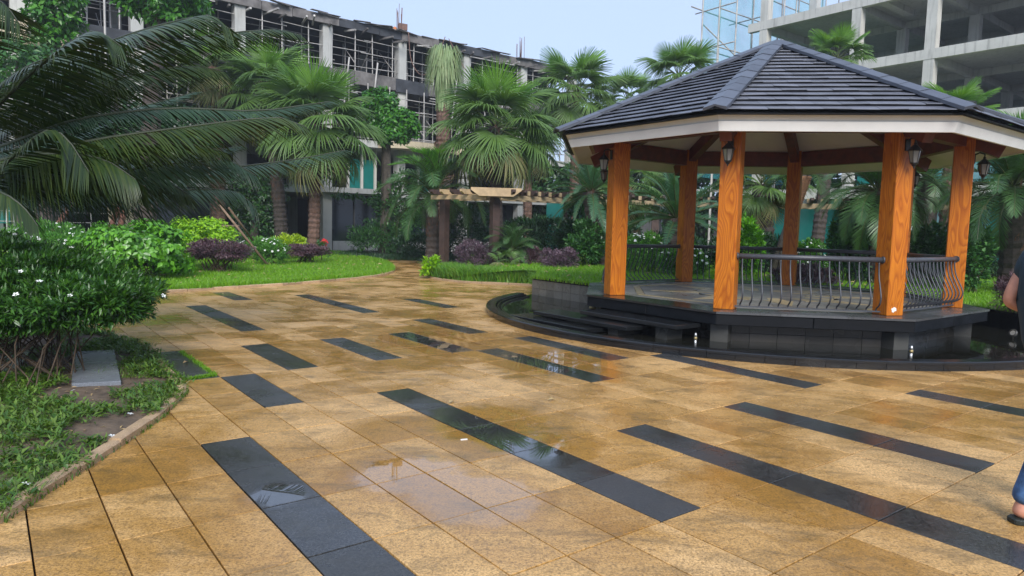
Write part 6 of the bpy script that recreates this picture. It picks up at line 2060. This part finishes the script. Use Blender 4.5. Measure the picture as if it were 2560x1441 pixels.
# five fingers of the near hand, closing round a phone-like grip, and of the far hand
for hx, hy, hz, sy in ((0.21, -0.11, 1.20, 1), (0.21, 0.11, 1.20, -1)):
    for fi, (dy, ln_) in enumerate(((-0.03, 0.072), (-0.01, 0.080), (0.01, 0.076), (0.03, 0.06))):
        b0 = (hx + 0.02, hy + dy * 0.9, hz + 0.01)
        skin_obj('finger', [b0, (hx + 0.02 + ln_ * 0.5, hy + dy, hz + 0.02), (hx + 0.02 + ln_ * 0.8, hy + dy + 0.01 * sy, hz + 0.05), (hx + 0.02 + ln_ * 0.7, hy + dy + 0.02 * sy, hz + 0.075)], [(0, 1), (1, 2), (2, 3)], [0.010, 0.009, 0.0085, 0.007], M_SKIN, body, sub=1)
    skin_obj('thumb', [(hx, hy + 0.02 * sy, hz + 0.015), (hx + 0.02, hy + 0.05 * sy, hz + 0.045), (hx + 0.045, hy + 0.05 * sy, hz + 0.075)], [(0, 1), (1, 2)], [0.012, 0.0105, 0.008], M_SKIN, body, sub=1)
# shirt: torso with two short sleeves
SV = [(0, 0, 0.85), (0.0, 0, 1.08), (-0.01, 0, 1.30), (0.0, 0, 1.45), (-0.03, -0.19, 1.44), (-0.125, -0.212, 1.305), (-0.165, -0.219, 1.245), (-0.02, 0.19, 1.44), (-0.075, 0.22, 1.30)]
skin_obj('shirt', SV, [(0, 1), (1, 2), (2, 3), (2, 4), (4, 5), (5, 6), (2, 7), (7, 8)], [(0.165, 0.20), (0.155, 0.18), (0.145, 0.19), (0.075, 0.085), 0.098, 0.090, 0.080, 0.098, 0.080], M_SHIRT, PER)
arm_d = (Vector((-0.215, -0.23, 1.185)) - Vector((-0.03, -0.19, 1.44))).normalized()
cu = Vector((-0.165, -0.219, 1.245))
MB().tube([cu - arm_d * 0.012, cu + arm_d * 0.012], [0.074, 0.072], 18).build('sleeve_cuff', M_CUFF, PER)
for i in range(3):                                                       # white stripes across the sleeve
    m = MB()
    q0 = Vector((-0.03, -0.19, 1.44)) + arm_d * (0.075 + 0.018 * i)
    ax = arm_d; e1 = Vector((0, -1, 0)); e1 = (e1 - ax * e1.dot(ax)).normalized(); e2 = ax.cross(e1)
    vs = []
    for k in range(9):
        t = -0.5 + 1.5 * k / 8
        o_ = (e1 * math.cos(t) - e2 * math.sin(t))
        for w_ in (-0.0035, 0.0035): vs.append(q0 + o_ * 0.094 + ax * (w_ + 0.006 * math.sin(t * 3)))
    m.add(vs, [(2 * k, 2 * k + 1, 2 * k + 3, 2 * k + 2) for k in range(8)]).build('sleeve_stripe', M_STRIPE, PER)
# jeans
JV = [(0, 0, 1.0), (0, 0, 0.92), (-0.03, -0.10, 0.88), (-0.05, -0.11, 0.50), (-0.165, -0.12, 0.20), (-0.20, -0.12, 0.088), (0.05, 0.10, 0.88), (0.16, 0.11, 0.50), (0.145, 0.12, 0.20), (0.14, 0.12, 0.105)]
skin_obj('jeans', JV, [(0, 1), (1, 2), (2, 3), (3, 4), (4, 5), (1, 6), (6, 7), (7, 8), (8, 9)], [(0.13, 0.16), (0.135, 0.165), 0.108, 0.088, 0.070, 0.076, 0.108, 0.088, 0.070, 0.076], M_JEANS, PER)
for fx_, fy_ in ((-0.115, -0.125), (0.22, 0.125)):
    prof = [(-0.145, -0.035), (-0.12, -0.05), (0.0, -0.047), (0.09, -0.055), (0.14, -0.03), (0.15, 0.0), (0.14, 0.03), (0.09, 0.05), (0.0, 0.042), (-0.12, 0.045), (-0.145, 0.03)]
    s_ = MB().prism([(fx_ + a, fy_ + b) for a, b in prof], 0.0, 0.032).build('sandal', M_RUBBER, PER, bevel=0.006)
    MB().tube([tuple(p) for p in catmull([(fx_ + 0.06, fy_ - 0.05, 0.03), (fx_ + 0.05, fy_ - 0.035, 0.075), (fx_ + 0.05, fy_ + 0.035, 0.075), (fx_ + 0.06, fy_ + 0.05, 0.03)], 10)], 0.014, 6).build('strap', M_RUBBER, s_)
hair = MB().lathe([(0.001, 0.135), (0.05, 0.122), (0.085, 0.085), (0.098, 0.035), (0.096, -0.01), (0.09, -0.03)], 18, (0.04, 0, 1.69)).build('hair', M_HAIR, PER)
for sy in (-1, 1):
    MB().lathe([(0.001, 0.012), (0.011, 0.008), (0.014, 0), (0.001, -0.012)], 10, (0.145, 0.032 * sy, 1.70)).build('eye', M_HAIR, body)
    MB().lathe([(0.001, 0.03), (0.014, 0.018), (0.018, 0), (0.010, -0.025), (0.001, -0.03)], 10, (0.045, 0.092 * sy, 1.68)).build('ear', M_SKIN, body)
MB().lathe([(0.001, 0.03), (0.010, 0.01), (0.017, -0.015), (0.001, -0.025)], 8, (0.158, 0, 1.675)).build('nose', M_SKIN, body)
MB().box((0.146, 0, 1.635), (0.008, 0.045, 0.009)).build('mouth', simple('lip', (0.4, 0.13, 0.11), 0.5), body)

# ================================================================== thin damp air over the garden
hm = bpy.data.materials.new('damp_air')
hm.use_nodes = True
hm.node_tree.nodes.clear()
ho = hm.node_tree.nodes.new('ShaderNodeOutputMaterial')
pv = hm.node_tree.nodes.new('ShaderNodeVolumePrincipled')
pv.inputs['Color'].default_value = (0.86, 0.92, 1.0, 1)
pv.inputs['Density'].default_value = 0.0010
pv.inputs['Anisotropy'].default_value = 0.2
hm.node_tree.links.new(pv.outputs[0], ho.inputs['Volume'])
tag(MB().box((0, 120, 12.1), (330, 350, 26.4)).build('haze', hm), kind='stuff')
